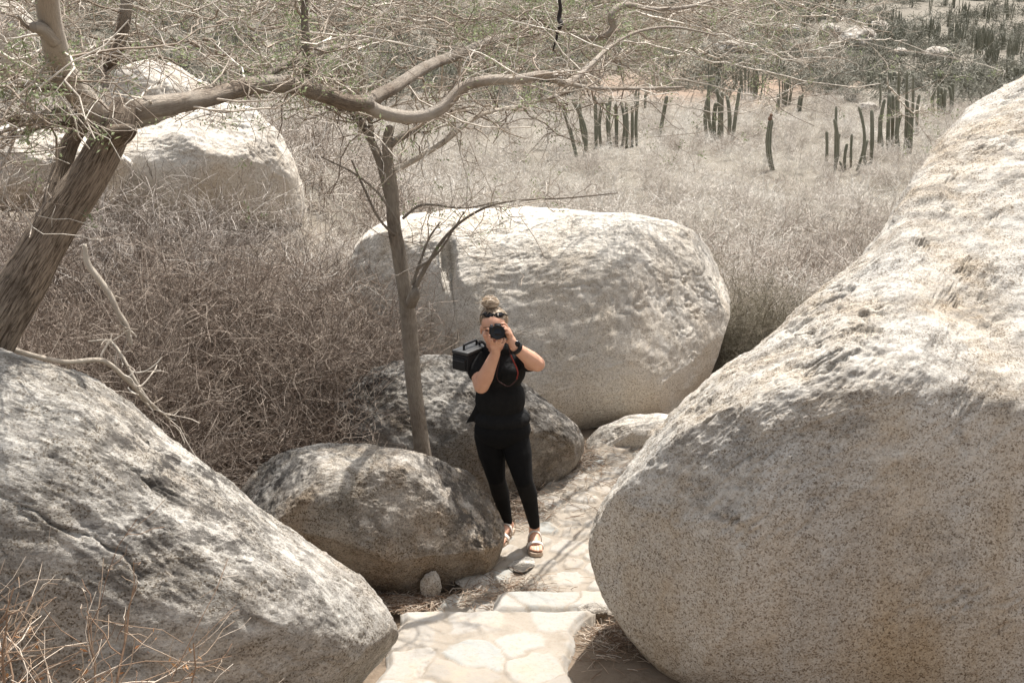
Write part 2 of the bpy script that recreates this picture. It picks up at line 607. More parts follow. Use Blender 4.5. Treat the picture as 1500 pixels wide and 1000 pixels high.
def paved_slab(name, xl, xr, y0, y1, z, step=0.011, cell=0.26, relief=0.012, thick=0.3, seed=1, gap=0.03, cover=0.85, jag=0.02, aniso=1.0, extra=(), warp_amt=0.025):
    """xl(y), xr(y) edges; irregular stones set in mortar, with sides down to thick"""
    rng = np.random.default_rng(seed)
    ny = int((y1 - y0) / step) + 1
    yy = np.linspace(y0, y1, ny)
    wmax = max(xr(y) - xl(y) for y in yy)
    nx = int(wmax / step) + 1
    u = np.linspace(0, 1, nx)
    Yq, Uq = np.meshgrid(yy, u, indexing='ij')
    L = np.array([xl(y) for y in yy])[:, None]
    Rr = np.array([xr(y) for y in yy])[:, None]
    X = L + (Rr - L) * Uq
    jn = noise(np.stack([yy * 5, yy * 0, yy * 0 + seed], -1))[:, None] * jag
    X = X + jn * (1 - 2 * Uq)
    jy = noise(np.stack([X[0] * 5, X[0] * 0 + 9.1, X[0] * 0 + seed], -1))[None] * jag * 0.6
    Y = Yq + jy
    P = np.stack([X.ravel(), Y.ravel()], 1)
    warp = np.stack([fbm(np.column_stack([P * 4, P[:, :1] * 0 + 3]), 3), fbm(np.column_stack([P * 4, P[:, :1] * 0 + 8]), 3)], 1) * warp_amt * 2
    n_s = int((P[:, 0].max() - P[:, 0].min()) * (y1 - y0) / cell ** 2) + 3
    S = []
    tries = 0
    while len(S) < n_s and tries < 6000:
        tries += 1
        s = np.array([rng.uniform(P[:, 0].min(), P[:, 0].max()), rng.uniform(y0, y1)])
        md = cell * rng.uniform(0.55, 1.15)
        if all(np.hypot(s[0] - o[0], s[1] - o[1]) > md for o in S): S.append(s)
    S = np.array(S)
    f1, f2, i1 = voronoi2(P + warp, S, aniso)
    edge = (f2 - f1)
    keep = rng.random(len(S)) < cover
    size = rng.uniform(0.6, 1.6, len(S))
    rad = rng.uniform(0.75, 1.4, len(S)) * cell * 0.55
    rough = fbm(np.column_stack([P * 22, P[:, :1] * 0]), 3) * 0.012
    stone = smooth(gap * 0.5, gap, edge * 0.8 + rough - gap * 0.2 * size[i1]) * smooth(0, 0.03, rad[i1] - f1 + rough * 2) * keep[i1]
    tl = rng.random(len(S))
    tilt = rng.normal(size=(len(S), 2)) * 0.03
    d = P - S[i1]
    Z = z + relief * stone * (0.5 + size[i1] * 0.5) + stone * (d * tilt[i1]).sum(1)
    Z += 0.006 * fbm(np.column_stack([P * 5, P[:, :1] * 0 + 1]), 4) + 0.004 * fbm(np.column_stack([P * 26, P[:, :1] * 0 + 4]), 4)
    em = np.minimum.reduce([Uq * wmax, (1 - Uq) * wmax, Yq - y0, y1 - Yq]).ravel()
    Z -= 0.035 * (1 - smooth(0, 0.045, em)) * (thick > 0.05)
    V = np.column_stack([P, Z])
    ix = np.arange(ny * nx).reshape(ny, nx)
    F = [np.stack([ix[:-1, :-1], ix[:-1, 1:], ix[1:, 1:], ix[1:, :-1]], -1).reshape(-1, 4)]
    loop = np.concatenate([ix[0, :], ix[1:, -1], ix[-1, -2::-1], ix[-2:0:-1, 0]])
    Vb = V[loop].copy()
    Vb[:, 2] = z - thick
    nb_ = len(V) + np.arange(len(loop))
    F.append(np.stack([loop, nb_, np.roll(nb_, -1), np.roll(loop, -1)], -1))
    V = np.vstack([V, Vb])
    stone = np.concatenate([stone, np.zeros(len(loop))])
    tint = np.concatenate([tl[i1], np.zeros(len(loop))])
    o = link(name, np_mesh(name, V, np.concatenate(F), M_pave, True, {'stone': stone, 'tint': tint}))
    return tag(o, kind='structure')


def edge_fn(*pp):
    """edge through photo pixels lying on height z"""
    def make(z):
        q = [on_z(px, py, z) for px, py in pp]
        q.sort(key=lambda v: v[1])
        yy, xx = [v[1] for v in q], [v[0] for v in q]
        return lambda y: float(np.interp(y, yy, xx))
    return make


path = paved_slab('path', edge_fn((640, 880), (690, 855), (735, 790), (760, 740), (795, 710), (845, 668), (870, 655))(0.0),
                  edge_fn((930, 880), (935, 760), (960, 700), (1010, 668))(0.0), 6.2, 9.0, 0.0, cell=0.2, relief=0.013, warp_amt=0.035, thick=0.12, seed=5, cover=0.93)
step_b = paved_slab('step', edge_fn((722, 892), (726, 862))(0.15), edge_fn((905, 892), (905, 862))(0.15), on_z(0, 893, .15)[1], on_z(0, 862, .15)[1], 0.15,
                    cell=0.5, relief=0.006, thick=0.25, seed=8, cover=1.0, gap=0.012, jag=0.03, warp_amt=0.04)
step_a = paved_slab('step', edge_fn((540, 1100), (548, 1000), (588, 893))(0.30), edge_fn((838, 1100), (838, 1000), (840, 925), (868, 898), (870, 891))(0.30),
                    4.3, on_z(0, 891, .30)[1], 0.30, cell=0.3, relief=0.007, thick=0.4, seed=23, cover=1.0, gap=0.013, jag=0.035, warp_amt=0.05)


# ------------------------------------------------------------------ boulders
def cube_sphere(N):
    g = np.tan(np.linspace(-1, 1, N + 1) * np.pi / 4)
    A, B = np.meshgrid(g, g, indexing='ij')
    one = np.ones_like(A)
    V, F, n = [], [], 0
    for P in ((A, B, one), (B, A, -one), (one, A, B), (-one, B, A), (B, one, A), (A, -one, B)):
        V.append(np.stack(P, -1).reshape(-1, 3))
        ix = np.arange((N + 1) ** 2).reshape(N + 1, N + 1) + n
        F.append(np.stack([ix[:-1, :-1], ix[1:, :-1], ix[1:, 1:], ix[:-1, 1:]], -1).reshape(-1, 4))
        n += (N + 1) ** 2
    V, F = np.concatenate(V), np.concatenate(F)
    V = unit(V)
    key = np.round(V * 1e5).astype(np.int64)
    _, first, inv = np.unique(key, axis=0, return_index=True, return_inverse=True)
    return V[first], inv.ravel()[F]


def vnormals(V, F):
    n = np.cross(V[F[:, 2]] - V[F[:, 0]], V[F[:, 3]] - V[F[:, 1]])
    out = np.zeros_like(V)
    for k in range(4):
        for c in range(3):
            out[:, c] += np.bincount(F[:, k], n[:, c], len(V))
    return unit(out)


def rot_to(v, ang):
    """rotate coords about y (view) axis"""
    c, s = math.cos(ang), math.sin(ang)
    return np.stack([v[:, 0] * c + v[:, 2] * s, v[:, 1], -v[:, 0] * s + v[:, 2] * c], 1)


def boulder(label, mat, outline, center, Y, front, back, N=120, n=2.4, tilt=0.0, seed=1, low=0.05, crag=0.02, grain=0.0, stretch=2.5,
            kscale=1.0, lean=0.0, hook=None, name='boulder', soft=6, crust_bias=0.0, group=None, facet=7, cut=(0.80, 0.93), ridge=None, back_lean=0.0):
    w = unit(ray(*center))
    c0 = at(center[0], center[1], Y)
    d0 = np.linalg.norm(c0 - CAM)
    right = np.array([1.0, 0, 0])
    right = unit(right - w * right.dot(w))
    upv = np.cross(right, w)
    q = []
    for px, py in outline:
        r = ray(px, py)
        pnt = CAM + r * d0 / r.dot(w) - c0
        q.append((pnt.dot(right), pnt.dot(upv)))
    q = np.array(q)
    # closed outline sampled densely, as radius by angle
    dense = np.concatenate([q[i] + (q[(i + 1) % len(q)] - q[i]) * np.linspace(0, 1, 40, endpoint=False)[:, None] for i in range(len(q))])
    th = np.arctan2(dense[:, 1], dense[:, 0])
    rr = np.hypot(dense[:, 0], dense[:, 1])
    o = np.argsort(th)
    grid = np.linspace(-np.pi, np.pi, 721)[:-1]
    R = np.interp(grid, th[o], rr[o], period=2 * np.pi)
    kern = np.exp(-0.5 * (np.arange(-25, 26) / soft) ** 2)
    kern /= kern.sum()
    R = np.convolve(np.concatenate([R[-25:], R, R[:25]]), kern, 'valid')
    S, F = cube_sphere(N)
    ang = np.arctan2(S[:, 1], S[:, 0])
    sn = np.hypot(S[:, 0], S[:, 1])
    s = sn ** (2 / n)
    tt = np.sign(S[:, 2]) * np.abs(S[:, 2]) ** (2 / n)
    # even out the spacing the exponent bunches up
    Rv = np.interp(ang, grid, R, period=2 * np.pi)
    u = Rv * s * np.cos(ang)
    v = Rv * s * np.sin(ang)
    dep = np.where(tt > 0, -tt * front, -tt * back)
    shear = -tilt * v - lean * u
    if ridge is not None:
        q_ = np.array([((CAM + ray(*p_) * d0 / ray(*p_).dot(w) - c0).dot(right), (CAM + ray(*p_) * d0 / ray(*p_).dot(w) - c0).dot(upv)) for p_ in ridge])
        hh = v - np.interp(u, q_[:, 0], q_[:, 1]) + 0.10 * fbm(np.stack([u * 2.2, v * 2.2, u * 0], -1), 3)
        shear = shear + back_lean * 0.5 * (hh + np.sqrt(hh * hh + 0.012))
    dep = dep + shear
    if hook is not None:
        dep = dep + hook(u, v, s, tt, (lambda px, py: tuple((CAM + ray(px, py) * d0 / ray(px, py).dot(w) - c0).dot(a) for a in (right, upv))))
    per = np.where(tt >= 0, (d0 + dep) / d0, (d0 + shear) / d0)
    V = c0[None] + (u * per)[:, None] * right + (v * per)[:, None] * upv + dep[:, None] * w
    nrm = vnormals(V, F)
    sz = max(front, 0.3)
    V = V + nrm * (low * sz * fbm(V * (0.9 / sz) + seed * 11.1, 3))[:, None]
    # old fracture planes: flat faces with worn edges
    fr_ = np.random.default_rng(seed * 13 + 1)
    for i in range(facet):
        nv = unit(fr_.normal(size=3) * np.array([1.0, 0.55, 0.7]) + np.array([0, -0.55, 0.35]))
        sd_ = (V - c0) @ nv
        top_ = sd_.max()
        lim = top_ * fr_.uniform(*cut)
        over = np.maximum(sd_ - lim + 0.02 * sz * fbm(V * 3 / sz + i * 9.0, 2), 0)
        V = V - nv * (over * 0.86)[:, None]
    nrm = vnormals(V, F)
    up_ = smooth(-0.05, 0.45, nrm[:, 2] + 0.25 * fbm(V * 2.2 * kscale + seed, 4) + crust_bias)
    Vr = rot_to(V, grain) * np.array([1.0 / stretch, 1.0, 1.0]) * kscale
    f = fbm(Vr * 4.6 + seed * 5.3, 7, 0.6)
    terr = f * 5.5
    fl = np.floor(terr)
    fr = terr - fl
    terr = (fl + smooth(0.35, 0.65, fr)) / 5.5
    cr_ = np.abs(fbm(Vr * np.array([2.0, 3.2, 3.2]) + seed * 2.1, 5, 0.6))
    crack = -smooth(0.05, 0.0, cr_) * smooth(-0.1, 0.2, fbm(V * 1.4 + seed * 7.7, 2))
    fine = fbm(Vr * 16 + seed, 6, 0.72)
    h = crag * up_ * (0.85 * terr + 0.35 * f + 0.7 * crack + 0.6 * fine)
    h += crag * (1 - up_) * (0.4 * f + 0.22 * fine + 0.25 * crack)
    V = V + nrm * h[:, None]
    me = np_mesh(name, V, F, mat, True, {'crust': up_})
    base = c0.copy()
    base[2] = V[:, 2].min()
    ob = link(name, me, None, base)
    return tag(ob, label, 'boulder', group)


G_right = granite('granite_tan', (0.43, 0.39, 0.335), (0.41, 0.39, 0.355), (0.32, 0.245, 0.155), 0.8, lichen=0.5, speck=0.9, grain=(0, math.radians(-40), 0), stretch=(0.4, 1, 1.2), k=1.05)
G_left = granite('granite_grey', (0.33, 0.307, 0.27), (0.285, 0.272, 0.245), (0.23, 0.177, 0.12), 0.4, lichen=1.0, lthr=0.03, speck=1.0, grain=(0, math.radians(38), 0), stretch=(0.35, 1, 1.4), cover=0.6)
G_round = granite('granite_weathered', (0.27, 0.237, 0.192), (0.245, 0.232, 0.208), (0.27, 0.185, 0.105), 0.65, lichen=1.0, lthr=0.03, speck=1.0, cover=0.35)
G_mid = granite('granite_rough', (0.2, 0.184, 0.16), (0.19, 0.18, 0.162), (0.22, 0.16, 0.10), 0.5, lichen=1.0, lthr=0.05, speck=1.0, grain=(0, math.radians(50), 0), stretch=(0.6, 1, 1.2), cover=0.5)  # black lichen thickened past the real crust to stand in for tree shade
G_big = granite('granite_pale', (0.60, 0.55, 0.475), (0.56, 0.53, 0.475), (0.50, 0.39, 0.26), 0.4, lichen=0.25, speck=0.65)
G_far = granite('granite_distant', (0.50, 0.46, 0.40), (0.46, 0.43, 0.38), (0.38, 0.29, 0.19), 0.5, lichen=0.4, speck=0.5, k=0.5)

b_right = boulder('huge tan granite boulder filling the right side of the photo beside the paved path', G_right,
    [(855, 792), (862, 768), (885, 738), (905, 702), (948, 642), (1000, 590), (1040, 552), (1078, 525), (1130, 500), (1170, 460), (1210, 420), (1270, 375), (1300, 332),
     (1326, 284), (1346, 245), (1374, 208), (1419, 162), (1470, 125), (1505, 105), (1600, 80), (1760, 130), (1880, 350), (1900, 750), (1750, 1080), (1450, 1180), (1150, 1110),
     (990, 1012), (935, 955), (897, 905), (872, 850), (858, 812)],
    (1480, 780), 5.7, 0.85, 1.3, N=240, n=2.9, tilt=0.30, lean=-0.46, soft=7, facet=5, cut=(0.9, 0.97), ridge=[(700, 960), (870, 775), (930, 725), (1000, 660), (1070, 605), (1150, 560), (1230, 530), (1330, 535), (1420, 590), (1520, 600), (1900, 560)], back_lean=0.95, seed=3, low=0.04, crag=0.036, grain=math.radians(40), stretch=2.2)
b_left = boulder('large grey granite boulder with dark cracks sloping down across the lower left corner', G_left,
    [(-250, 440), (-100, 470), (0, 503), (60, 523), (130, 553), (200, 603), (270, 663), (330, 703), (400, 758), (470, 808), (530, 848), (570, 888), (590, 928), (593, 962),
     (578, 992), (545, 1012), (480, 1100), (300, 1250), (0, 1300), (-250, 1250), (-400, 950), (-380, 620)],
    (130, 880), 4.75, 0.75, 0.8, N=200, n=2.5, tilt=0.12, cut=(0.87, 0.96), seed=9, low=0.07, crag=0.028, grain=math.radians(-38), stretch=2.6, lean=0.05)
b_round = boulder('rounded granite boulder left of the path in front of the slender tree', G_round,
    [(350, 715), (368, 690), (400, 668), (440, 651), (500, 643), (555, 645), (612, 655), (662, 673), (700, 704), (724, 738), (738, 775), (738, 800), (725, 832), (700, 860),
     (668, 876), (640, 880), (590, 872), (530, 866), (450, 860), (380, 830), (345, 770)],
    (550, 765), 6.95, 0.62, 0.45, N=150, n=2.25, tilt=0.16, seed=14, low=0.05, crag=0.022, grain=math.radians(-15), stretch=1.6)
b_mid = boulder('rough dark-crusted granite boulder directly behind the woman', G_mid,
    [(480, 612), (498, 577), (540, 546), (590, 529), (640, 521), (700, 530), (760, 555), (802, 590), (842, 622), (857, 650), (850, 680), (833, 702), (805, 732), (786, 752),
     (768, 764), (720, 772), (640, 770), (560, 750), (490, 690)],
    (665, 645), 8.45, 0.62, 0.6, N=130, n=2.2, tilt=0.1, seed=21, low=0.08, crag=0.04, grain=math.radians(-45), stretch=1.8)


def big_hook(u, v, s, tt, pix):
    # the crack that splits the left lobe off, and the set-back of that lobe
    pts = np.array([pix(660, 330), pix(662, 390), pix(668, 440), pix(672, 500), pix(690, 560)])
    cx = np.interp(v, pts[::-1, 1], pts[::-1, 0])
    front = (tt > 0)
    vtop = pix(0, 330)[1]
    k = front * smooth(0, 0.25, vtop - v)
    dz = vtop - v
    out = 0.09 * np.exp(-((u - cx) / 0.022) ** 2) * k
    lobe = 1 - smooth(-0.30, 0.0, u - cx)
    out = out + k * lobe * (0.05 + 0.16 * smooth(0.1, 0.8, dz))
    # sunlit gully between the two lobes
    vb = pix(0, 500)[1]
    wgt = smooth(-0.10 - 0.12 * smooth(0.3, 1.0, dz), -0.06, u - cx) * (1 - smooth(-0.02, 0.0, u - cx)) * smooth(0.1, 0.35, dz)
    out = out + wgt * np.clip(v - vb, 0, 1) * 0.22
    # right flank broken back, facing the sun
    rx = pix(915, 0)[0]
    out = out + front * 0.30 * smooth(0, 0.7, u - rx) * smooth(-0.6, 0.6, v - pix(0, 520)[1]) * smooth(0.15, 0.75, tt)
    return out * smooth(0.05, 0.6, tt)


b_big = boulder('big pale flat-topped boulder with a vertical crack behind the woman and dark rough boulder', G_big,
    [(500, 450), (508, 400), (518, 362), (545, 332), (592, 312), (660, 307), (740, 305), (800, 306), (862, 308), (925, 310), (985, 322), (1030, 345), (1056, 384), (1072, 430), (1084, 480),
     (1090, 522), (1078, 565), (1035, 596), (985, 614), (940, 628), (880, 634), (780, 660), (650, 670), (560, 640), (510, 560)],
    (780, 480), 10.6, 0.95, 1.6, N=190, n=3.1, tilt=-0.14, facet=8, cut=(0.82, 0.94), seed=33, low=0.05, crag=0.026, grain=math.radians(15), stretch=1.8, hook=big_hook)
b_flat = boulder('low flat pale rock at the far end of the paved path', G_big,
    [(855, 645), (878, 626), (918, 611), (958, 605), (990, 608), (1010, 630), (1000, 665), (930, 680), (870, 676)], (930, 642), 9.1, 0.35, 0.35, N=60, n=2.3, tilt=-0.2, seed=41, low=0.08, crag=0.02)

far_rocks = [
    ('broad pale boulder with a shaded hollow behind the left tree trunk', [(70, 300), (100, 240), (150, 208), (200, 190), (260, 168), (325, 150), (372, 160), (406, 195), (431, 235), (444, 275), (447, 315), (430, 345), (300, 350), (150, 345)], (300, 255), 17.5, 1.2, 1.5, 90, 0.25, 51),
    ('tan boulder at the left edge between the leaning trunk and the thicket', [(-60, 215), (0, 186), (55, 180), (92, 195), (150, 210), (200, 240), (170, 300), (0, 310), (-60, 290)], (40, 250), 15.5, 0.8, 1.0, 70, 0.2, 52),
    ('pale boulder partly hidden by the big horizontal branch', [(150, 150), (168, 102), (215, 86), (258, 96), (312, 126), (330, 160), (300, 190), (160, 190)], (235, 140), 22, 1.0, 1.0, 60, 0.1, 53),
    ('sunlit boulder in the upper left corner behind the leaning branch', [(-80, 60), (-40, 0), (10, -8), (40, 20), (55, 60), (60, 110), (-60, 130)], (-5, 60), 25, 1.0, 1.2, 50, 0.1, 54),
]
for lab, ol, ce, Y, fr, bk, N, ti, sd in far_rocks:
    boulder(lab, G_far, ol, ce, Y, fr, bk, N=N, n=2.2, tilt=ti, seed=sd, low=0.1, crag=0.05, stretch=1.5, kscale=0.6)


def small_rock(name, label, cat, pos, size, mat, seed, N=28, squash=(1, 1, 0.7), sink=0.25, rot=0.0, crag=0.05, group=None):
    S, F = cube_sphere(N)
    V = S * (1 + 0.28 * fbm(S * 1.1 + seed * 3.3, 3))[:, None]
    V += S * (crag * fbm(S * 4 + seed, 4))[:, None]
    V = V * np.array(squash) * np.asarray(size) * 0.5
    c, s_ = math.cos(rot), math.sin(rot)
    V = np.stack([V[:, 0] * c - V[:, 1] * s_, V[:, 0] * s_ + V[:, 1] * c, V[:, 2]], 1)
    V[:, 2] += -V[:, 2].min() - sink * np.max(size) * squash[2] * 0.5
    nz = vnormals(V, F)[:, 2]
    V = V + np.array(pos)
    ob = link(name, np_mesh(name, V, F, mat, True, {'crust': smooth(0, 0.5, nz)}), None, pos)
    return tag(ob, label, cat, group)


G_flag = granite('granite_cobble', (0.36, 0.33, 0.29), (0.33, 0.315, 0.285), (0.28, 0.2, 0.13), 0.3, lichen=0.2, speck=0.8)
p = on_z(632, 884, -0.05)
small_rock('stone', 'small upright grey stone leaning against the foot of the rounded boulder', 'stone', p, 0.15, G_flag, 3, squash=(0.8, 0.45, 1.45), sink=0.1)
p = on_z(765, 829, 0.004)
small_rock('stone', 'flat oval grey piece set in the path at the toes of the sandal', 'stone', p, 0.2, G_left, 6, squash=(0.72, 1.05, 0.14), sink=0.2, rot=-0.45)  # flattened grey oval laid on the path, coloured like the left boulder
p = on_z(697, 856, 0.0)
small_rock('stone', 'pale greenish flat stone at the path edge under the rounded boulder', 'stone', p, 0.24, G_flag, 7, squash=(1.0, 0.75, 0.14), sink=0.2)
p = on_z(960, 1000, 0.14)
small_rock('stone', 'small brown stone under the huge right boulder at the bottom edge', 'stone', p, 0.24, G_round, 8, squash=(1.3, 0.8, 0.55))
p = on_z(868, 905, 0.14)
small_rock('stone', 'angular dark stone beside the step under the huge right boulder', 'stone', p, 0.16, G_round, 12, squash=(1.0, 0.8, 0.6))

# ------------------------------------------------------------------ trees
B_old = bark('bark_furrowed_brown', (0.10, 0.072, 0.05), (0.38, 0.305, 0.23), 1.0, 0.0, 1.0)
B_limb = bark('bark_limb_brown', (0.13, 0.092, 0.065), (0.36, 0.29, 0.22), 1.6, 0.5, 0.9)
B_pale = bark('bark_pale', (0.36, 0.30, 0.23), (0.54, 0.47, 0.38), 2.2, 0.6, 0.5)
B_mott = bark('bark_mottled', (0.25, 0.19, 0.14), (0.48, 0.40, 0.32), 2.0, 0.6, 0.8)
B_slim = bark('bark_slender', (0.22, 0.175, 0.13), (0.42, 0.35, 0.275), 2.0, 0.3, 0.9)
TW_pale = twig_mat('twig_pale', (0.13, 0.095, 0.068), (0.43, 0.36, 0.285), (0.74, 0.69, 0.60))
TW_bush = twig_mat('twig_grey_brown', (0.065, 0.046, 0.033), (0.14, 0.10, 0.074), (0.52, 0.44, 0.36))
TW_fade = twig_mat('twig_fading', (0.08, 0.06, 0.046), (0.2, 0.16, 0.128), (0.68, 0.62, 0.55))
TW_scrub_haze = twig_mat('twig_bleached_haze', (0.20, 0.155, 0.12), (0.56, 0.50, 0.43), (0.85, 0.815, 0.74))  # bleached twigs, raised paler still to put valley haze into the colour
TW_olive = twig_mat('twig_olive', (0.055, 0.045, 0.03), (0.15, 0.13, 0.085), (0.42, 0.37, 0.29))
TW_rust = twig_mat('twig_rust', (0.17, 0.095, 0.055), (0.36, 0.27, 0.19), (0.60, 0.53, 0.44))


def leaf_mat(name, a, b):
    t = NT(name)
    t.bsdf.inputs['Roughness'].default_value = 0.65
    col = t.ramp(t.attr('tint'), (0.0, a), (1.0, b))
    t.put(t.bsdf.inputs['Base Color'], col)
    tr = t.node('ShaderNodeBsdfTranslucent')
    t.put(tr.inputs['Color'], col)
    mx = t.node('ShaderNodeMixShader')
    mx.inputs[0].default_value = 0.35
    out = t.t.nodes['Material Output']
    t.t.links.new(t.bsdf.outputs[0], mx.inputs[1])
    t.t.links.new(tr.outputs[0], mx.inputs[2])
    t.t.links.new(mx.outputs[0], out.inputs['Surface'])
    return t.m


M_leaf = leaf_mat('leaf_grey_green', (0.15, 0.185, 0.085), (0.34, 0.38, 0.22))


def leaflets(cent, n_per, spread, size, rng):
    """small pointed leaflets in loose tufts round the given centres"""
    n = len(cent) * n_per
    c = np.repeat(cent, n_per, 0) + rng.normal(size=(n, 3)) * spread
    d = unit(rng.normal(size=(n, 3)) + np.array([0, 0, 0.2]))
    s = unit(np.cross(d, rng.normal(size=(n, 3))))
    L = size * (0.6 + 0.8 * rng.random(n))[:, None]
    nn = np.cross(d, s)
    V = np.stack([c, c + d * L * 0.5 + s * L * 0.2 + nn * L * .05, c + d * L, c + d * L * 0.5 - s * L * 0.2 + nn * L * .05], 1).reshape(-1, 3)
    F = np.arange(n * 4).reshape(n, 4)
    return V, F, np.repeat(np.clip(np.repeat(rng.random(len(cent)), n_per) * 0.6 + rng.random(n) * 0.4, 0, 1), 4)


def pix_limb(pts, **kw):
    """pts: (px, py, Y, width in pixels)"""
    P, R = [], []
    for px, py, Y, wpx in pts:
        q = at(px, py, Y)
        dist = np.linalg.norm(q - CAM)
        P.append(q)
        R.append(wpx * 0.43 * dist / FPX)
    return sweep(P, R, **kw)


def resample(P, R, K=24):
    t = np.linspace(0, len(P) - 1, K)
    ax = np.arange(len(P))
    return np.stack([np.interp(t, ax, P[:, k]) for k in range(3)], 1), np.interp(t, ax, R)


# --- the big leaning tree at the left, its flat crown spreading across the top of the view
big_base = at(-20, 520, 5.3)
big_base[2] = 0.6
big = empty('gnarled_tree', big_base)
tag(big, 'gnarled leaning tree at the left whose flat thorny canopy spreads across the top', 'tree')
trunk = pix_limb([(-75, 640, 5.25, 100), (-20, 500, 5.25, 84), (36, 405, 5.3, 76), (86, 325, 5.35, 68), (128, 262, 5.4, 60), (157, 210, 5.45, 56), (174, 178, 5.5, 50), (184, 150, 5.55, 36)],
                 sides=36, sub=12, rough=0.11, seed=1)
fork = pix_limb([(66, 330, 5.42, 26), (80, 285, 5.5, 30), (92, 240, 5.58, 29), (106, 204, 5.62, 27), (130, 178, 5.6, 24), (165, 165, 5.55, 20)], sides=14, sub=8, seed=2)
knot = pix_limb([(168, 200, 5.38, 40), (188, 192, 5.26, 26), (196, 190, 5.2, 12)], sides=12, sub=5, seed=3)
link('trunk', limb_mesh('trunk', [trunk, fork, knot], B_old), big)
leaning = [pix_limb([(150, 178, 5.5, 44), (118, 142, 5.35, 42), (92, 105, 5.2, 42), (80, 65, 5.05, 40), (72, 25, 4.95, 36), (66, -20, 4.85, 36), (60, -90, 4.7, 32)], sides=18, sub=8, rough=0.10, seed=4),
           pix_limb([(80, 60, 5.0, 24), (60, 42, 4.9, 20), (48, 40, 4.85, 15)], sides=10, sub=5, seed=5),
           pix_limb([(50, 45, 4.9, 9), (36, 36, 4.85, 7), (27, 24, 4.8, 4)], sides=8, sub=4, seed=6)]
link('limb', limb_mesh('limb', leaning, B_mott), big)
main = [pix_limb([(160, 180, 5.55, 40.5), (205, 160, 5.6, 37.0), (255, 152, 5.75, 31.7), (310, 142, 5.95, 29.0), (370, 126, 6.15, 29.9), (425, 124, 6.25, 29.9), (470, 136, 6.35, 29.0), (510, 150, 6.42, 27.3), (545, 152, 6.48, 24.6)],
                sides=18, sub=8, rough=0.13, seed=7),
        pix_limb([(530, 152, 6.46, 22.9), (570, 132, 6.8, 21.1), (625, 98, 7.5, 19.4), (675, 78, 8.2, 15.8), (730, 56, 8.8, 13.2), (790, 48, 9.3, 9.7), (850, 40, 9.8, 7.0)], sides=12, sub=8, seed=8),
        pix_limb([(370, 130, 6.15, 17.6), (395, 108, 6.3, 15.8), (435, 85, 6.6, 13.2), (480, 72, 7, 10.6), (540, 60, 7.5, 7.9)], sides=10, sub=6, seed=9),
        pix_limb([(447, 122, 6.5, 15.8), (449, 80, 6.5, 13.2), (446, 30, 6.5, 12.3), (448, -40, 6.5, 10.6)], sides=10, sub=6, seed=10)]
link('limb', limb_mesh('limb', main, B_limb), big)
pale = [pix_limb([(535, 152, 6.47, 24), (560, 165, 6.5, 22), (605, 172, 6.55, 21), (645, 160, 6.6, 20), (678, 128, 6.66, 19), (715, 118, 6.7, 18), (760, 116, 6.78, 17), (800, 110, 6.9, 15), (830, 122, 7.1, 12), (862, 98, 7.4, 9), (892, 70, 7.7, 7), (930, 48, 8.1, 5), (985, 40, 8.6, 4), (1050, 52, 9.2, 2.5)],
                 sides=14, sub=8, seed=11),
        pix_limb([(838, 45, 8.9, 8), (852, 55, 8.9, 11), (880, 54, 8.9, 12), (898, 42, 8.9, 12), (896, 22, 8.9, 13), (915, 8, 9, 11), (960, 14, 9.3, 8), (1010, 10, 9.6, 6), (1060, -5, 9.9, 4)], sides=10, sub=6, seed=12),
        pix_limb([(800, 112, 6.9, 9), (860, 128, 7.5, 7), (930, 130, 8.2, 6), (1000, 128, 9, 4)], sides=8, sub=6, seed=13)]
link('limb', limb_mesh('limb', pale, B_mott), big)
bough = [pix_limb([(165, 172, 5.6, 12), (152, 108, 6.2, 10), (170, 82, 6.2, 17), (182, 30, 6.2, 20), (190, -40, 6.2, 18)], sides=10, sub=6, seed=17)]
link('limb', limb_mesh('limb', bough, B_limb), big)
left_limbs = [pix_limb([(165, 178, 5.5, 34), (120, 178, 5.4, 26), (85, 165, 5.3, 20), (40, 178, 5.2, 17), (0, 172, 5.1, 16), (-60, 168, 5, 14)], sides=12, sub=6, seed=14),
              pix_limb([(120, 180, 5.4, 12), (60, 185, 5.3, 11), (25, 198, 5.2, 9), (-30, 200, 5.1, 8)], sides=8, sub=6, seed=15),
              pix_limb([(90, 135, 5.3, 13), (60, 130, 5.2, 10), (20, 124, 5.1, 9), (-40, 130, 5.0, 7)], sides=8, sub=6, seed=16)]
link('limb', limb_mesh('limb', left_limbs, B_limb), big)
link('dead_twig', limb_mesh('dead_twig', [pix_limb([(818, -8, 8.5, 5), (821, 12, 8.5, 6), (819, 27, 8.5, 8), (822, 36, 8.45, 8), (817, 46, 8.5, 5), (815, 57, 8.5, 4), (810, 74, 8.5, 2)], sides=8, sub=5, seed=18)], plain('charred_wood', (0.03, 0.024, 0.02), 0.9)), big)

# secondary boughs grown from the limbs towards the right and away, then the tangle of fine twigs
seeds = [leaning[0]] + main + pale[:1] + pale[1:] + left_limbs + bough
PP, RR = [], []
for s in seeds:
    a, b = resample(s[3], s[4])
    PP.append(a); RR.append(b)
rngc = np.random.default_rng(31)
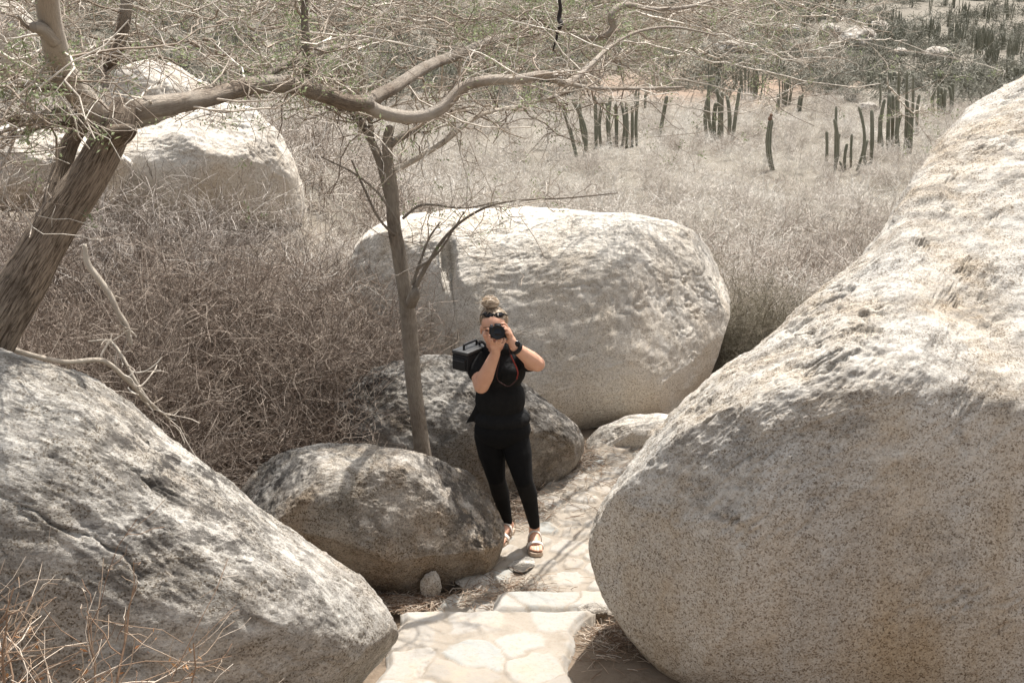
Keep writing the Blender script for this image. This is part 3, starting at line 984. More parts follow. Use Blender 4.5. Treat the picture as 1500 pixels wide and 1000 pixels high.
# long hanging / arching boughs that fill the top of the view: start, end (px, py, Y)
arcs = []
for k in range(105):
    px = rngc.uniform(-80, 1040)
    y0 = rngc.uniform(-70, 95)
    yy = 5.5 + max(px, 0) / 1500 * 7.0 + rngc.uniform(-0.2, 1.6)
    ln = rngc.uniform(120, 300)
    dy = rngc.normal(10, 32)
    if px > 700: y0 = rngc.uniform(-40, 80) ; dy = rngc.normal(25, 22)
    sgn = 1 if rngc.random() < 0.8 or px < 60 else -1
    m = [at(px, y0, yy)]
    for j in range(1, 24):
        f = j / 23
        m.append(at(px + sgn * ln * f + 5 * math.sin(j * 1.3 + k) + rngc.normal(0, 1.5), y0 + dy * f * f + 7 * math.sin(j * 0.9 + k * 2) + rngc.normal(0, 1.5), yy + f * ln / 330))
    arcs.append(m)
arcs = np.array(arcs)
arcR = 0.0075 * np.linspace(1, 0.35, 24)[None] * rngc.uniform(0.6, 1.5, (len(arcs), 1))
crown = Twigs(4)
crown.add(arcs, arcR, rngc.random(len(arcs)) * 0.8 + 0.1)
# named sprays of the right-hand end, seen against the valley
for pts in ([(900, 60), (960, 68), (1040, 90), (1110, 100), (1180, 122), (1250, 128), (1290, 122)], [(880, 90), (960, 110), (1040, 125), (1100, 140), (1160, 150), (1215, 168)],
            [(940, 20), (1020, 40), (1090, 62), (1150, 88), (1225, 84)], [(1160, 0), (1195, 20), (1235, 28), (1290, 40)], [(1190, 75), (1235, 60), (1280, 58), (1330, 60)],
            [(1300, 122), (1318, 148), (1336, 166), (1352, 158), (1368, 122)], [(860, 150), (940, 148), (1010, 158), (1080, 165), (1130, 158)], [(1225, 30), (1242, 26), (1262, 40), (1285, 42)]):
    K = 24
    ax = np.linspace(0, len(pts) - 1, K)
    q = np.array(pts, float)
    px_, py_ = np.interp(ax, range(len(pts)), q[:, 0]), np.interp(ax, range(len(pts)), q[:, 1])
    P = np.array([[at(a + rngc.normal(0, 1.2), b + rngc.normal(0, 1.5), 9.3 + (a - 880) / 260) for a, b in zip(px_, py_)]])
    R = 0.008 * np.linspace(1, 0.45, K)[None]
    crown.add(P, R, np.array([0.85]))
    arcs = np.concatenate([arcs, P]); arcR = np.concatenate([arcR, R])
allP = np.concatenate([np.array(PP), arcs])
allR = np.concatenate([np.minimum(np.array(RR), 0.02), arcR])
wt = np.concatenate([np.full(len(PP), 2.2), np.full(len(arcs), 1.0)])
wt /= wt.sum()
P1, R1 = grow(allP, allR, 860, 0.62, K=7, keep=0.5, spread=0.7, up=0.02, curl=0.42, rs=0.5, rmin=0.0024, rng=rngc, flat=0.45, wt=wt, rcap=0.0062)
crown.add(P1, R1, rngc.random(len(P1)))
P2, R2 = grow(np.concatenate([P1]), R1, 4400, 0.30, K=6, keep=0.5, spread=0.75, up=0.02, curl=0.5, rs=0.6, rmin=0.0015, rng=rngc, flat=0.55)
crown.add(P2, R2)
P3, R3 = grow(P2, R2, 6500, 0.11, K=4, keep=0.3, spread=0.8, up=0.02, curl=0.45, rs=0.7, rmin=0.0011, rng=rngc, flat=0.7)
crown.add(P3, R3)
cr = link('crown', crown.mesh('crown', TW_pale), big)
tips = P3[:, -1]
dens = fbm(tips * 1.1 + 3, 2)
sel = tips[(dens > 0.02) & (rngc.random(len(tips)) < 0.5)]
V, F, T = leaflets(sel, 16, 0.024, 0.021, rngc)
link('leaves', np_mesh('leaves', V, F, M_leaf, False, {'tint': T}), cr)

# --- the slender tree between the boulders
sl_base = at(622, 748, 7.7)
slim = empty('slender_tree', sl_base)
tag(slim, 'slender forked tree rising between the rounded boulder and the dark rough boulder', 'tree')
st = [pix_limb([(626, 750, 7.7, 33), (622, 690, 7.7, 30), (616, 640, 7.7, 28), (608, 580, 7.72, 27), (603, 520, 7.72, 26), (599, 470, 7.72, 26), (592, 420, 7.72, 26), (584, 370, 7.72, 24),
                (577, 330, 7.72, 23), (574, 280, 7.72, 22), (569, 240, 7.72, 18), (568, 205, 7.72, 16), (572, 185, 7.72, 13)], sides=18, sub=8, rough=0.14, seed=20),
      pix_limb([(602, 445, 7.66, 20), (607, 432, 7.6, 20), (610, 424, 7.58, 10)], sides=10, sub=5, seed=21)]
link('trunk', limb_mesh('trunk', st, B_slim), slim)
lm = [pix_limb([(571, 290, 7.72, 17), (556, 235, 7.74, 15), (538, 195, 7.76, 13), (522, 172, 7.8, 12), (500, 150, 7.85, 9), (470, 120, 7.9, 7)], sides=10, sub=6, seed=22),
      pix_limb([(545, 215, 7.75, 9), (543, 180, 7.75, 8), (530, 140, 7.75, 6)], sides=8, sub=5, seed=23),
      pix_limb([(568, 215, 7.72, 12), (590, 200, 7.74, 12), (625, 180, 7.8, 9), (660, 150, 7.9, 7)], sides=8, sub=5, seed=24),
      pix_limb([(577, 250, 7.72, 12), (612, 232, 7.8, 9), (650, 208, 7.95, 9), (700, 170, 8.2, 8), (760, 156, 8.6, 7), (805, 145, 8.9, 6), (830, 160, 9.0, 4)], sides=10, sub=6, seed=25),
      pix_limb([(808, 148, 8.9, 9), (850, 120, 9.3, 7), (890, 92, 9.7, 6), (950, 60, 10.2, 5)], sides=8, sub=5, seed=26)]
link('limb', limb_mesh('limb', lm[:3], B_slim), slim)
link('limb', limb_mesh('limb', lm[3:], B_pale), slim)
tw = [pix_limb(p_, sides=8, sub=6, seed=30 + i) for i, p_ in enumerate([
    [(606, 425, 7.62, 9), (625, 390, 7.6, 7), (650, 350, 7.6, 6), (688, 316, 7.6, 5), (740, 296, 7.6, 4), (830, 290, 7.7, 3), (905, 283, 7.8, 2)],
    [(604, 418, 7.62, 7), (615, 385, 7.65, 5), (628, 350, 7.7, 4), (645, 325, 7.7, 3)],
    [(590, 400, 7.66, 6), (586, 340, 7.6, 5), (560, 290, 7.6, 4), (520, 255, 7.6, 3), (470, 230, 7.6, 2)],
    [(578, 345, 7.66, 6), (555, 320, 7.62, 4), (535, 280, 7.6, 4), (515, 235, 7.6, 3)],
    [(590, 320, 7.66, 5), (620, 300, 7.62, 4), (680, 305, 7.6, 3), (730, 295, 7.6, 2)],
    [(610, 395, 7.6, 5), (640, 372, 7.55, 4), (662, 340, 7.55, 3), (680, 310, 7.55, 2)]])]
PP, RR = zip(*[resample(s[3], s[4]) for s in lm + tw])
PP, RR = np.array(PP), np.array(RR)
link('branch', limb_mesh('branch', tw, B_slim), slim)
sc_ = Twigs(4)
w2 = np.array([4.0] * len(lm) + [0.7] * len(tw)); w2 /= w2.sum()
P1, R1 = grow(PP, RR, 150, 0.45, K=6, keep=0.5, spread=0.65, up=0.12, curl=0.32, rs=0.5, rmin=0.0026, rng=rngc, tmin=0.4, wt=w2, rcap=0.007)
P2, R2 = grow(P1, R1, 620, 0.24, K=5, keep=0.5, spread=0.75, up=0.05, curl=0.4, rs=0.6, rmin=0.0018, rng=rngc)
P3, R3 = grow(P2, R2, 900, 0.1, K=4, keep=0.3, spread=0.8, up=0.02, curl=0.4, rs=0.6, rmin=0.0015, rng=rngc)
for P_, R_ in ((P1, R1), (P2, R2), (P3, R3)): sc_.add(P_, R_)
cr2 = link('crown', sc_.mesh('crown', TW_pale), slim)
tp = P3[:, -1]
V, F, T = leaflets(tp[rngc.random(len(tp)) < 0.3], 10, 0.02, 0.02, rngc)
link('leaves', np_mesh('leaves', V, F, M_leaf, False, {'tint': T}), cr2)

# ------------------------------------------------------------------ dry thickets
bush_protos = [bush(100 + k, 1.0, (18, 140, 1600, 10500), r0=0.014, rmin=0.0013, width=1.0) for k in range(4)]
bush_arr = [b.arrays() for b in bush_protos]


def place_bush(k, pos, size, rot, label, mat, group=None, name='dry_bush', zs=1.0):
    key = (k, mat.name)
    me = bush_mesh.get(key)
    if me is None:
        V, F, T = bush_arr[k]
        me = bush_mesh[key] = np_mesh(name, V, F, mat, True, {'tint': T})
    o = bpy.data.objects.new(name, me)
    C.objects.link(o)
    o.location = [float(v) for v in pos]
    o.rotation_euler = (0, 0, rot)
    o.scale = (size, size, size * zs)
    return tag(o, label, 'bush', group)


bush_mesh = {}
thicket = [  # px, Y, size, height factor, material, what singles it out
    (330, 8.6, 1.10, 0.90, TW_bush, 'dark brown leafless bush at the foot of the thicket just above the rounded boulder'),
    (215, 8.3, 1.19, 0.94, TW_bush, 'brown tangled dry bush behind the two bleached dead branches'),
    (420, 9.6, 1.19, 0.90, TW_bush, 'brown dry bush at the right end of the left thicket beside the rough boulder'),
    (120, 8.8, 1.23, 0.98, TW_bush, 'dense dry bush right of the leaning tree trunk above the left boulder'),
    (20, 8.2, 1.23, 0.94, TW_bush, 'dry bush behind the lower part of the leaning trunk at the left edge'),
    (300, 10.2, 1.32, 0.94, TW_bush, 'tall dry bush in the middle of the left thicket'),
    (180, 10.6, 1.41, 0.94, TW_fade, 'pale dry bush at the back of the left thicket below the tan boulder'),
    (400, 11.4, 1.32, 0.90, TW_fade, 'greyish dry bush below the broad pale boulder'),
    (490, 11.2, 1.14, 0.86, TW_scrub_haze, 'bleached dry bush left of the big cracked boulder'),
    (60, 11.2, 1.41, 0.94, TW_fade, 'pale dry bush at the left edge behind the leaning trunk'),
    (-60, 10.2, 1.41, 0.94, TW_bush, 'dry bush cut by the left edge of the photo behind the trunk'),
    (1110, 11.0, 0.88, 0.82, TW_olive, 'olive brown bush between the big pale boulder and the huge right boulder'),
    (1180, 11.6, 1.01, 0.86, TW_olive, 'dry olive bush behind the edge of the huge right boulder'),
    (1090, 12.4, 1.06, 0.86, TW_scrub_haze, 'bleached bush just behind the right end of the big pale boulder'),
]
for i, (px, Y, sz, zs, mt, lab) in enumerate(thicket):
    x = (px - 750) / FPX * (Y * 1.06)
    place_bush(i % 4, (x, Y, float(terrain(x, Y)) - 0.05), sz, i * 2.1, lab, mt, 'dry bushes round the boulders', zs=zs)

# dry grass tuft beside the rough boulder
rg = np.random.default_rng(77)


def grass_tuft(label, pos, n, h, spread, mat, name='grass_tuft'):
    P = np.empty((n, 5, 3))
    P[:, 0] = np.array(pos) + rg.normal(size=(n, 3)) * np.array([spread, spread, 0.01])
    d = unit(rg.normal(size=(n, 3)) * 0.45 + np.array([0, 0, 1]))
    L = h * (0.5 + 0.7 * rg.random(n))[:, None] / 4
    for j in range(1, 5):
        P[:, j] = P[:, j - 1] + d * L
        d = unit(d + rg.normal(size=(n, 3)) * 0.2 + np.array([0, 0, -0.16]))
    R = 0.003 * np.linspace(1, 0.3, 5)[None] * np.ones((n, 1))
    t = Twigs(3)
    t.add(P, R)
    o = link(name, t.mesh(name, mat), None, pos)
    return tag(o, label, 'grass')


M_straw = twig_mat('straw', (0.32, 0.22, 0.12), (0.48, 0.37, 0.23), (0.62, 0.52, 0.36))
q = at(510, 590, 9.2)
grass_tuft('straw coloured dry grass tuft left of the rough boulder under the thicket', (q[0], 9.2, float(terrain(q[0], 9.2))), 420, 0.62, 0.2, M_straw)
q = at(455, 640, 8.9)
grass_tuft('short orange brown dry grass at the gap between thicket and rounded boulder', (q[0], 8.9, float(terrain(q[0], 8.9))), 320, 0.4, 0.22, TW_rust)

# bleached dead branches hanging over the left boulder
def dead_branch(label, pts, seed, n=18, ln=0.22):
    s = pix_limb(pts, sides=10, sub=6, seed=seed, rough=0.1)
    a, b = resample(s[3], s[4])
    rr = np.random.default_rng(seed)
    base = empty('dead_branch', s[3][0])
    tag(base, label, 'dead branch', 'bleached dead branches over the left boulder')
    link('stem', limb_mesh('stem', [s], B_pale), base)
    P, R = grow(a[None], b[None], n, ln, K=6, keep=0.6, spread=0.45, up=0.02, curl=0.28, rs=0.6, rmin=0.003, rng=rr, tmin=0.2)
    P2, R2 = grow(P, R, n * 2, ln * 0.5, K=4, keep=0.5, spread=0.55, curl=0.3, rs=0.7, rmin=0.002, rng=rr)
    t = Twigs(5)
    t.add(P, R, rr.random(n) * 0.5 + 0.5); t.add(P2, R2, rr.random(2 * n) * 0.5 + 0.4)
    link('twigs', t.mesh('twigs', TW_pale), base)


dead_branch('bleached dead branch lying on the crest of the left boulder, its end drooping right', [(-10, 500, 5.3, 8), (40, 518, 5.4, 8), (95, 530, 5.6, 8), (150, 528, 5.8, 8), (185, 555, 5.9, 7), (215, 585, 6.0, 6), (248, 614, 6.1, 3)], 61, 9, 0.26)
dead_branch('crooked bleached dead branch hanging upright in front of the left thicket', [(124, 358, 6.6, 6), (128, 385, 6.6, 11), (142, 405, 6.6, 11), (160, 430, 6.6, 10), (172, 455, 6.6, 9), (186, 478, 6.6, 8), (192, 505, 6.6, 6)], 62, 5, 0.16)
dead_branch('thin bleached dead twig arching above the crest of the left boulder', [(130, 500, 6.2, 3), (160, 500, 6.15, 5), (178, 520, 6.1, 5), (200, 560, 6.05, 5), (222, 592, 6.0, 3)], 63, 5, 0.14)

# sparse rusty shrub in the lower left corner
q = at(20, 1000, 3.55)
fx, fy = q[0], 3.55
fz = float(terrain(fx, fy))
fr = np.random.default_rng(88)
n0 = 55
P = np.empty((n0, 8, 3))
P[:, 0] = np.array([fx - 0.1, fy - 0.05, q[2] - 0.30]) + fr.normal(size=(n0, 3)) * np.array([0.25, 0.16, 0.06])
d = unit(fr.normal(size=(n0, 3)) * np.array([0.65, 0.4, 0.2]) + np.array([0.25, 0, 0.8]))
L = (0.22 + 0.46 * fr.random(n0) ** 1.6)[:, None] / 7
for j in range(1, 8):
    P[:, j] = P[:, j - 1] + d * L
    d = unit(d + fr.normal(size=(n0, 3)) * 0.16)
# roots reach down to the soil
P0 = P.copy()
R = 0.0052 * np.linspace(1, 0.4, 8)[None] * fr.uniform(0.6, 1.3, (n0, 1))
ft = Twigs(5)
ft.add(P, R)
Rt = np.empty((n0, 4, 3))
root = np.array([fx - 0.15, fy - 0.1, fz - 0.05])
for j in range(4):
    Rt[:, j] = P[:, 0] + (root - P[:, 0]) * j / 3
ft.add(Rt, np.full((n0, 4), 0.005))
P1, R1 = grow(P, R, 260, 0.3, K=5, keep=0.6, spread=0.5, up=0.0, curl=0.25, rs=0.65, rmin=0.0012, rng=fr)
ft.add(P1, R1)
P2, R2 = grow(P1, R1, 520, 0.12, K=4, keep=0.5, spread=0.6, curl=0.3, rs=0.7, rmin=0.001, rng=fr)
ft.add(P2, R2)
low_ = P2[P2[:, -1, 2] < np.percentile(P2[:, -1, 2], 42)][:, -1]
V, F, T = leaflets(low_, 5, 0.03, 0.022, fr)
fo = link('dry_shrub', ft.mesh('dry_shrub', TW_rust), None, root)
tag(fo, 'sparse rusty dry shrub in front of the left boulder in the lower left corner', 'shrub')

link('leaves', np_mesh('leaves', V, F, leaf_mat('leaf_rust', (0.24, 0.10, 0.04), (0.42, 0.24, 0.11)), False, {'tint': T}), fo)

# leaf litter and pine-like debris in the shaded pockets
def litter(label, spots, n, mat, size=0.05):
    P = np.empty((n, 3, 3))
    k = fr.integers(0, len(spots), n)
    S_ = np.array(spots, float)
    c = S_[k, :3] + fr.normal(size=(n, 3)) * np.stack([S_[k, 3], S_[k, 4], S_[k, 3] * 0], 1)
    c[:, 2] = np.maximum(terrain(c[:, 0], c[:, 1]), S_[k, 2]) + 0.004 + 0.012 * fr.random(n)
    d = fr.normal(size=(n, 3)) * np.array([1, 1, 0.15])
    d = unit(d) * size * (0.4 + fr.random(n))[:, None]
    P[:, 0], P[:, 1], P[:, 2] = c - d, c + np.array([0, 0, 0.004]), c + d
    t = Twigs(3)
    t.add(P, np.full((n, 3), 0.0018))
    o = link('leaf_litter', t.mesh('leaf_litter', mat), None, S_[0, :3])
    return tag(o, label, 'leaf litter', kind='stuff')


a_, b_, c_, d_, e_ = on_z(900, 960, .16), on_z(580, 868, -.05), on_z(690, 880, -.05), on_z(940, 930, .14), on_z(470, 690, -0.08)
litter('brown twigs and fallen needles on the shaded soil around the path', [(*a_, .12, .15), (*b_, .12, .14), (*c_, .10, .05), (*d_, .12, .14), (*e_, .5, .3), (*on_z(770, 745, 0.015), .10, .14), (*on_z(845, 672, 0.015), .08, .12), (*on_z(880, 700, 0.015), .3, .4), (*on_z(740, 870, 0.015), .16, .12), (*on_z(600, 885, .0), .12, .06)], 3600, TW_rust)

# ------------------------------------------------------------------ bleached scrub filling the valley (nobody could count it)
rs_ = np.random.default_rng(501)
sc_protos = [bush(300 + k, 1.0, (9, 55, 330), r0=0.014, rmin=0.0052, width=1.25, up=0.06).arrays() for k in range(6)]
hi_protos = [bush(400 + k, 1.0, (8, 40, 150), r0=0.016, rmin=0.011, width=1.2, up=0.2).arrays() for k in range(4)]


def scatter(name, label, protos, pts, sizes, thick, tints, mat):
    tw = Twigs(3)
    for i, (x, y) in enumerate(pts):
        V, F, T = protos[rs_.integers(len(protos))]
        a = rs_.random() * 6.283
        c, s = math.cos(a), math.sin(a)
        W = np.stack([V[:, 0] * c - V[:, 1] * s, V[:, 0] * s + V[:, 1] * c, V[:, 2]], 1) * sizes[i] * np.array([1, 1, thick])
        W += np.array([x, y, float(terrain(x, y)) - 0.05])
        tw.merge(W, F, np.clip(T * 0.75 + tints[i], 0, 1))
    o = link(name, tw.mesh(name, mat))
    return tag(o, label, 'scrub', kind='stuff')


pts, sizes, tints = [], [], []
y = 12.4
while y < 76:
    gapy = 0.74 + y * 0.0135
    hw = 0.47 * y + 2.0
    x = -hw + rs_.random()
    while x < hw:
        xx, yy = x + rs_.normal() * 0.35, y + rs_.normal() * 0.4
        rx_ = xx / yy
        ok = True
        if yy < 14.6 and -1.9 < xx < 2.6: ok = False              # the big pale boulder
        if rx_ < -0.15 and yy < 20: ok = rs_.random() < 0.45 and not (-6.2 < xx < -2.4 and yy > 14.5)
        if yy > 44 and rs_.random() < 0.0: ok = False
        if ok:
            pts.append((xx, yy)); sizes.append(rs_.uniform(0.65, 1.15) * (1.0 if yy < 30 else 1.0 - 0.22 * smooth(32, 46, yy)))
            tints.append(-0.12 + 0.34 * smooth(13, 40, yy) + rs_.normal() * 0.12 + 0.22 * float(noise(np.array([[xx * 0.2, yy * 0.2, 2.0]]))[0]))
        x += gapy * rs_.uniform(0.9, 1.7)
    y += gapy
scatter('scrub', 'pale bleached tangle of leafless scrub covering the valley behind the boulders', sc_protos, pts, sizes, 0.9, tints, TW_scrub_haze)

pts, sizes, tints = [], [], []
y = 74.0
while y < 230:
    gapy = 1.5 + y * 0.021
    hw = 0.45 * y + 4
    x = -hw
    while x < hw:
        xx, yy = x + rs_.normal() * 1.2, y + rs_.normal() * 1.0
        nb_ = float(fbm(np.array([[xx * 0.045, yy * 0.035, 7.0]]), 3)[0])
        bare_ = 70 < yy < 125 and xx / yy > -0.05
        if rs_.random() < (0.62 if bare_ else 0.85) + 0.7 * nb_:
            pts.append((xx, yy)); sizes.append(rs_.uniform(0.8, 1.7) * (1 + yy / 240))
            tints.append(rs_.uniform(-0.35, 0.25) + 0.3 * nb_)
        x += gapy * rs_.uniform(0.6, 1.3)
    y += gapy * 0.8
TW_hill = twig_mat('twig_hillside', (0.11, 0.108, 0.08), (0.25, 0.24, 0.19), (0.46, 0.44, 0.38))
scatter('hillside_scrub', 'grey green scrub dotted over the far hillside', hi_protos, pts, sizes, 0.7, tints, TW_hill)

# ------------------------------------------------------------------ columnar cacti
def cactus_mat():
    t = NT('cactus_skin_hazy')
    c = t.mix(t.ramp(t.noise(3.0, 5, 0.6), (0.35, 0.0), (0.7, 1.0)), (0.10, 0.104, 0.068), (0.19, 0.185, 0.135))  # greens lightened so the colour itself carries some distance haze
    c = t.mix(t.attr('rib'), c, (0.30, 0.28, 0.22))
    c = t.mix(t.ramp(t.noise(1.4, 4, 0.6), (0.55, 0.0), (0.75, 0.6)), c, (0.20, 0.15, 0.10))
    return t.done(c, t.bump(t.noise(50, 3, 0.6), 0.3, 0.01), 0.8)


M_cactus = cactus_mat()
M_scar = plain('cactus_scar', (0.2, 0.125, 0.085), 0.9)


def cactus_stem(base, top, r, seed, ribs=8, K=9, bend=0.10):
    rng = np.random.default_rng(seed)
    base, top = np.array(base, float), np.array(top, float)
    L = np.linalg.norm(top - base)
    t = np.concatenate([np.linspace(0, 0.93, K), [0.965, 0.99, 1.0]])
    prof = np.concatenate([np.interp(np.linspace(0, 1, K), [0, 0.15, 0.6, 1], [0.8, 0.95, 1.0, 0.97]), [0.8, 0.45, 0.05]])
    bd = rng.normal(size=3) * bend * L
    bd[2] = 0
    P = base + (top - base) * t[:, None] + bd * (np.sin(t * np.pi) * 0.5)[:, None]
    S = ribs * 4
    a = np.arange(S) * 2 * np.pi / S
    rib = 0.5 + 0.5 * np.cos(a * ribs)
    rr = r * prof[:, None] * (0.80 + 0.24 * rib[None]) * (1 + 0.05 * rng.normal(size=(len(t), 1)))
    V = P[:, None] + np.stack([np.cos(a)[None] * rr, np.sin(a)[None] * rr, np.zeros_like(rr)], -1)
    ix = np.arange(len(t) * S).reshape(len(t), S)
    F = np.stack([ix[:-1], np.roll(ix, -1, 1)[:-1], np.roll(ix, -1, 1)[1:], ix[1:]], -1).reshape(-1, 4)
    return V.reshape(-1, 3), F, np.tile(smooth(0.7, 1.0, rib) * 0.9, len(t))


def cactus_px(label, stems, group, ydist=None, mat=M_cactus):
    """stems: (base px, base py, top px, top py, width px) in one clump"""
    g = hit(np.mean([s[0] for s in stems]), max(s[1] for s in stems))
    Y0 = g[1] if ydist is None else ydist
    root = None
    for k, (bx, by, tx, ty, w) in enumerate(stems):
        Y = hit(bx, by)[1] if len(stems) < 8 else Y0 + (k % 3 - 1) * 0.5
        b = at(bx, by, Y)
        b[2] = min(b[2], float(terrain(b[0], Y))) - 0.1
        tp_ = at(tx, ty, Y)
        if root is None:
            root = empty('cactus', b)
            tag(root, label, 'cactus', group)
        r = 0.38 * w * np.linalg.norm(tp_ - CAM) / FPX
        V, F, A = cactus_stem(b, tp_, r, int(bx * 7 + ty))
        link('stem', np_mesh('stem', V, F, mat, True, {'rib': A}), root)
    return root


GC = 'columnar cacti standing in the valley scrub'
cactus_px('dense cactus clump of about ten straight stems above the middle of the big pale boulder', [(873, 215, 871, 140, 7), (882, 208, 883, 150, 6), (890, 216, 889, 150, 6), (896, 214, 895, 140, 8), (903, 215, 902, 152, 7),
           (911, 210, 910, 148, 6), (918, 208, 917, 150, 6), (926, 210, 926, 155, 6), (934, 200, 934, 148, 6)], GC)
cactus_px('dark leaning three stemmed cactus left of the dense clump', [(846, 232, 822, 150, 8), (856, 230, 838, 145, 8), (863, 225, 849, 150, 7)], GC)
cactus_px('single cactus stem leaning right beyond the dense clump', [(965, 203, 977, 140, 7)], GC)
cactus_px('tall ragged cactus clump with one long stem curving right', [(1037, 206, 1036, 145, 7), (1045, 208, 1044, 96, 7), (1052, 207, 1051, 130, 8), (1059, 212, 1058, 135, 7), (1066, 208, 1065, 140, 7), (1072, 212, 1084, 128, 7), (1048, 206, 1049, 150, 8)], GC)
solo = cactus_px('lone thick cactus stem with a brown broken tip in front of the scrub', [(1133, 250, 1130, 174, 11)], GC)
cactus_px('slim single cactus stem leftmost of the scattered row by the huge right boulder', [(1210, 240, 1211, 192, 6)], GC)
cactus_px('two armed cactus with a short side arm in the scattered row', [(1221, 252, 1222, 174, 7), (1224, 250, 1225, 155, 5), (1226, 220, 1230, 196, 5)], GC)
cactus_px('three short cactus stems in the middle of the scattered row', [(1239, 250, 1241, 210, 6), (1247, 245, 1248, 196, 5), (1234, 250, 1230, 236, 4)], GC)
cactus_px('tall slim cactus stem at the right of the scattered row', [(1254, 250, 1258, 156, 6)], GC)
cactus_px('short cactus stem between the scattered row and the large cactus stand', [(1270, 242, 1271, 204, 6)], GC)
cactus_px('tall pair of cactus stems at the left edge of the large cactus stand', [(1276, 238, 1277, 160, 7), (1287, 215, 1289, 170, 6)], GC)
cactus_px('large cactus stand of many close stems by the edge of the huge right boulder', [(1295, 222, 1296, 145, 7), (1301, 216, 1303, 138, 7), (1307, 218, 1308, 138, 7), (1312, 214, 1313, 140, 6), (1320, 205, 1320, 165, 8),
           (1326, 205, 1328, 145, 7), (1332, 200, 1334, 160, 7), (1316, 210, 1317, 104, 5), (1327, 205, 1329, 104, 5), (1336, 204, 1338, 110, 5)], GC)
cactus_px('cactus stem just right of the large cactus stand', [(1345, 192, 1347, 138, 6)], GC)
cactus_px('broad dark cactus clump near the cactus hedge above the huge right boulder', [(1370, 165, 1370, 128, 6), (1375, 167, 1374, 124, 6), (1380, 168, 1379, 128, 6), (1385, 168, 1385, 130, 6), (1389, 166, 1390, 126, 6), (1394, 164, 1396, 122, 6), (1378, 168, 1377, 138, 6), (1387, 168, 1382, 136, 6)], GC)
cactus_px('small distant cactus stem behind the lone thick stem', [(1136, 166, 1139, 138, 5)], GC)
cactus_px('small distant pair of cactus stems leaning right', [(1168, 164, 1172, 140, 5), (1172, 164, 1176, 138, 5)], GC)
cactus_px('thin cactus stem at the left of the broad dark clump', [(1288, 160, 1288, 116, 4)], GC)
cactus_px('tiny cactus stem near the foot of the ragged clump', [(1021, 200, 1021, 184, 5), (1024, 199, 1025, 186, 4)], GC)
# scar and fruit stub on the lone stem's tip
tip = at(1130, 174, hit(1133, 250)[1])
rr_ = 5.5 * np.linalg.norm(tip - CAM) / FPX
S, F = cube_sphere(6)
V = np.concatenate([S * np.array([.8, .8, .9]) * rr_ * 0.75 + tip + np.array([-rr_ * .3, 0, 0.0]), S * rr_ * 0.42 + tip + np.array([-rr_ * .1, 0, rr_ * 0.9])])
link('broken_tip', np_mesh('broken_tip', V, np.concatenate([F, F + len(S)]), M_scar), solo)

# cactus clumps on the far hillside: one mesh each, copied
rh = np.random.default_rng(909)


def hill_clump(seed, n, h):
    rng = np.random.default_rng(seed)
    Vs, Fs, As, k = [], [], [], 0
    for i in range(n):
        b = rng.normal(size=3) * np.array([0.1 + n * 0.025, 0.1 + n * 0.025, 0])
        b[2] = -0.3
        tpp = b + np.array([b[0] * 0.35 + rng.normal() * 0.12, b[1] * 0.3, h * rng.uniform(0.5, 1.1)])
        V, F, A = cactus_stem(b, tpp, 0.10, seed * 50 + i, ribs=6, K=5)
        Vs.append(V); Fs.append(F + k); As.append(A); k += len(V)
    return np_mesh('cactus', np.concatenate(Vs), np.concatenate(Fs), M_cactus, True, {'rib': np.concatenate(As)})


cl = [hill_clump(k, n, h) for k, (n, h) in enumerate([(5, 2.4), (9, 2.8), (14, 3.0), (7, 2.2), (18, 3.4)])]
spots = []
for k in range(75):
    px, py = rh.uniform(1080, 1500), rh.uniform(-12, 100)
    if py > 30 + (px - 1080) * 0.16 + rh.normal() * 6: continue
    spots.append((px, py))
for k in range(30): spots.append((rh.uniform(1100, 1240), rh.uniform(-5, 36)))
for k in range(26): spots.append((rh.uniform(1290, 1420), rh.uniform(40, 72)))
for k in range(22): spots.append((rh.uniform(1400, 1500), rh.uniform(55, 100)))
for k in range(60): spots.append((rh.uniform(40, 700), rh.uniform(-10, 80)))
for k in range(14): spots.append((rh.uniform(600, 1150), rh.uniform(110, 160)))
for k, (px, py) in enumerate(spots):
    g = hit(px, py)
    o = bpy.data.objects.new('cactus', cl[k % 5])
    C.objects.link(o)
    o.location = [float(v) for v in g]
    s = rh.uniform(0.34, 0.66)
    o.scale = (s * 0.7, s * 0.7, s * 1.3)
    o.rotation_euler = (0, 0, rh.random() * 6.28)
    if py > 105:
        tag(o, 'small cactus clump half sunk in the pale scrub behind the canopy twigs', 'cactus', 'cacti among the scrub behind the canopy')
    elif px < 760:
        tag(o, 'columnar cactus clump far behind the big tree canopy at the upper left', 'cactus', 'cacti behind the tree canopy')
    else:
        tag(o, 'grey green columnar cactus clump on the far hillside at the upper right', 'cactus', 'cacti on the far hillside')

# the row of cacti planted as a hedge
Vs, Fs, As, k = [], [], [], 0
gA, gB = hit(1268, 128), hit(1520, 118)
for i in range(110):
    f = i / 109
    b = gA + (gB - gA) * f + rh.normal(size=3) * np.array([0.15, 0.3, 0])
    b[2] = float(terrain(b[0], b[1])) - 0.1
    V, F, A = cactus_stem(b, b + np.array([rh.normal() * 0.06, 0, rh.uniform(0.7, 1.2)]), 0.11, 5000 + i, ribs=6, K=4)
    Vs.append(V); Fs.append(F + k); As.append(A); k += len(V)
hedge = link('cactus_hedge', np_mesh('cactus_hedge', np.concatenate(Vs), np.concatenate(Fs), M_cactus, True, {'rib': np.concatenate(As)}), None, gA)
tag(hedge, 'long low hedge of planted cacti crossing the bare valley floor at the upper right', 'hedge')

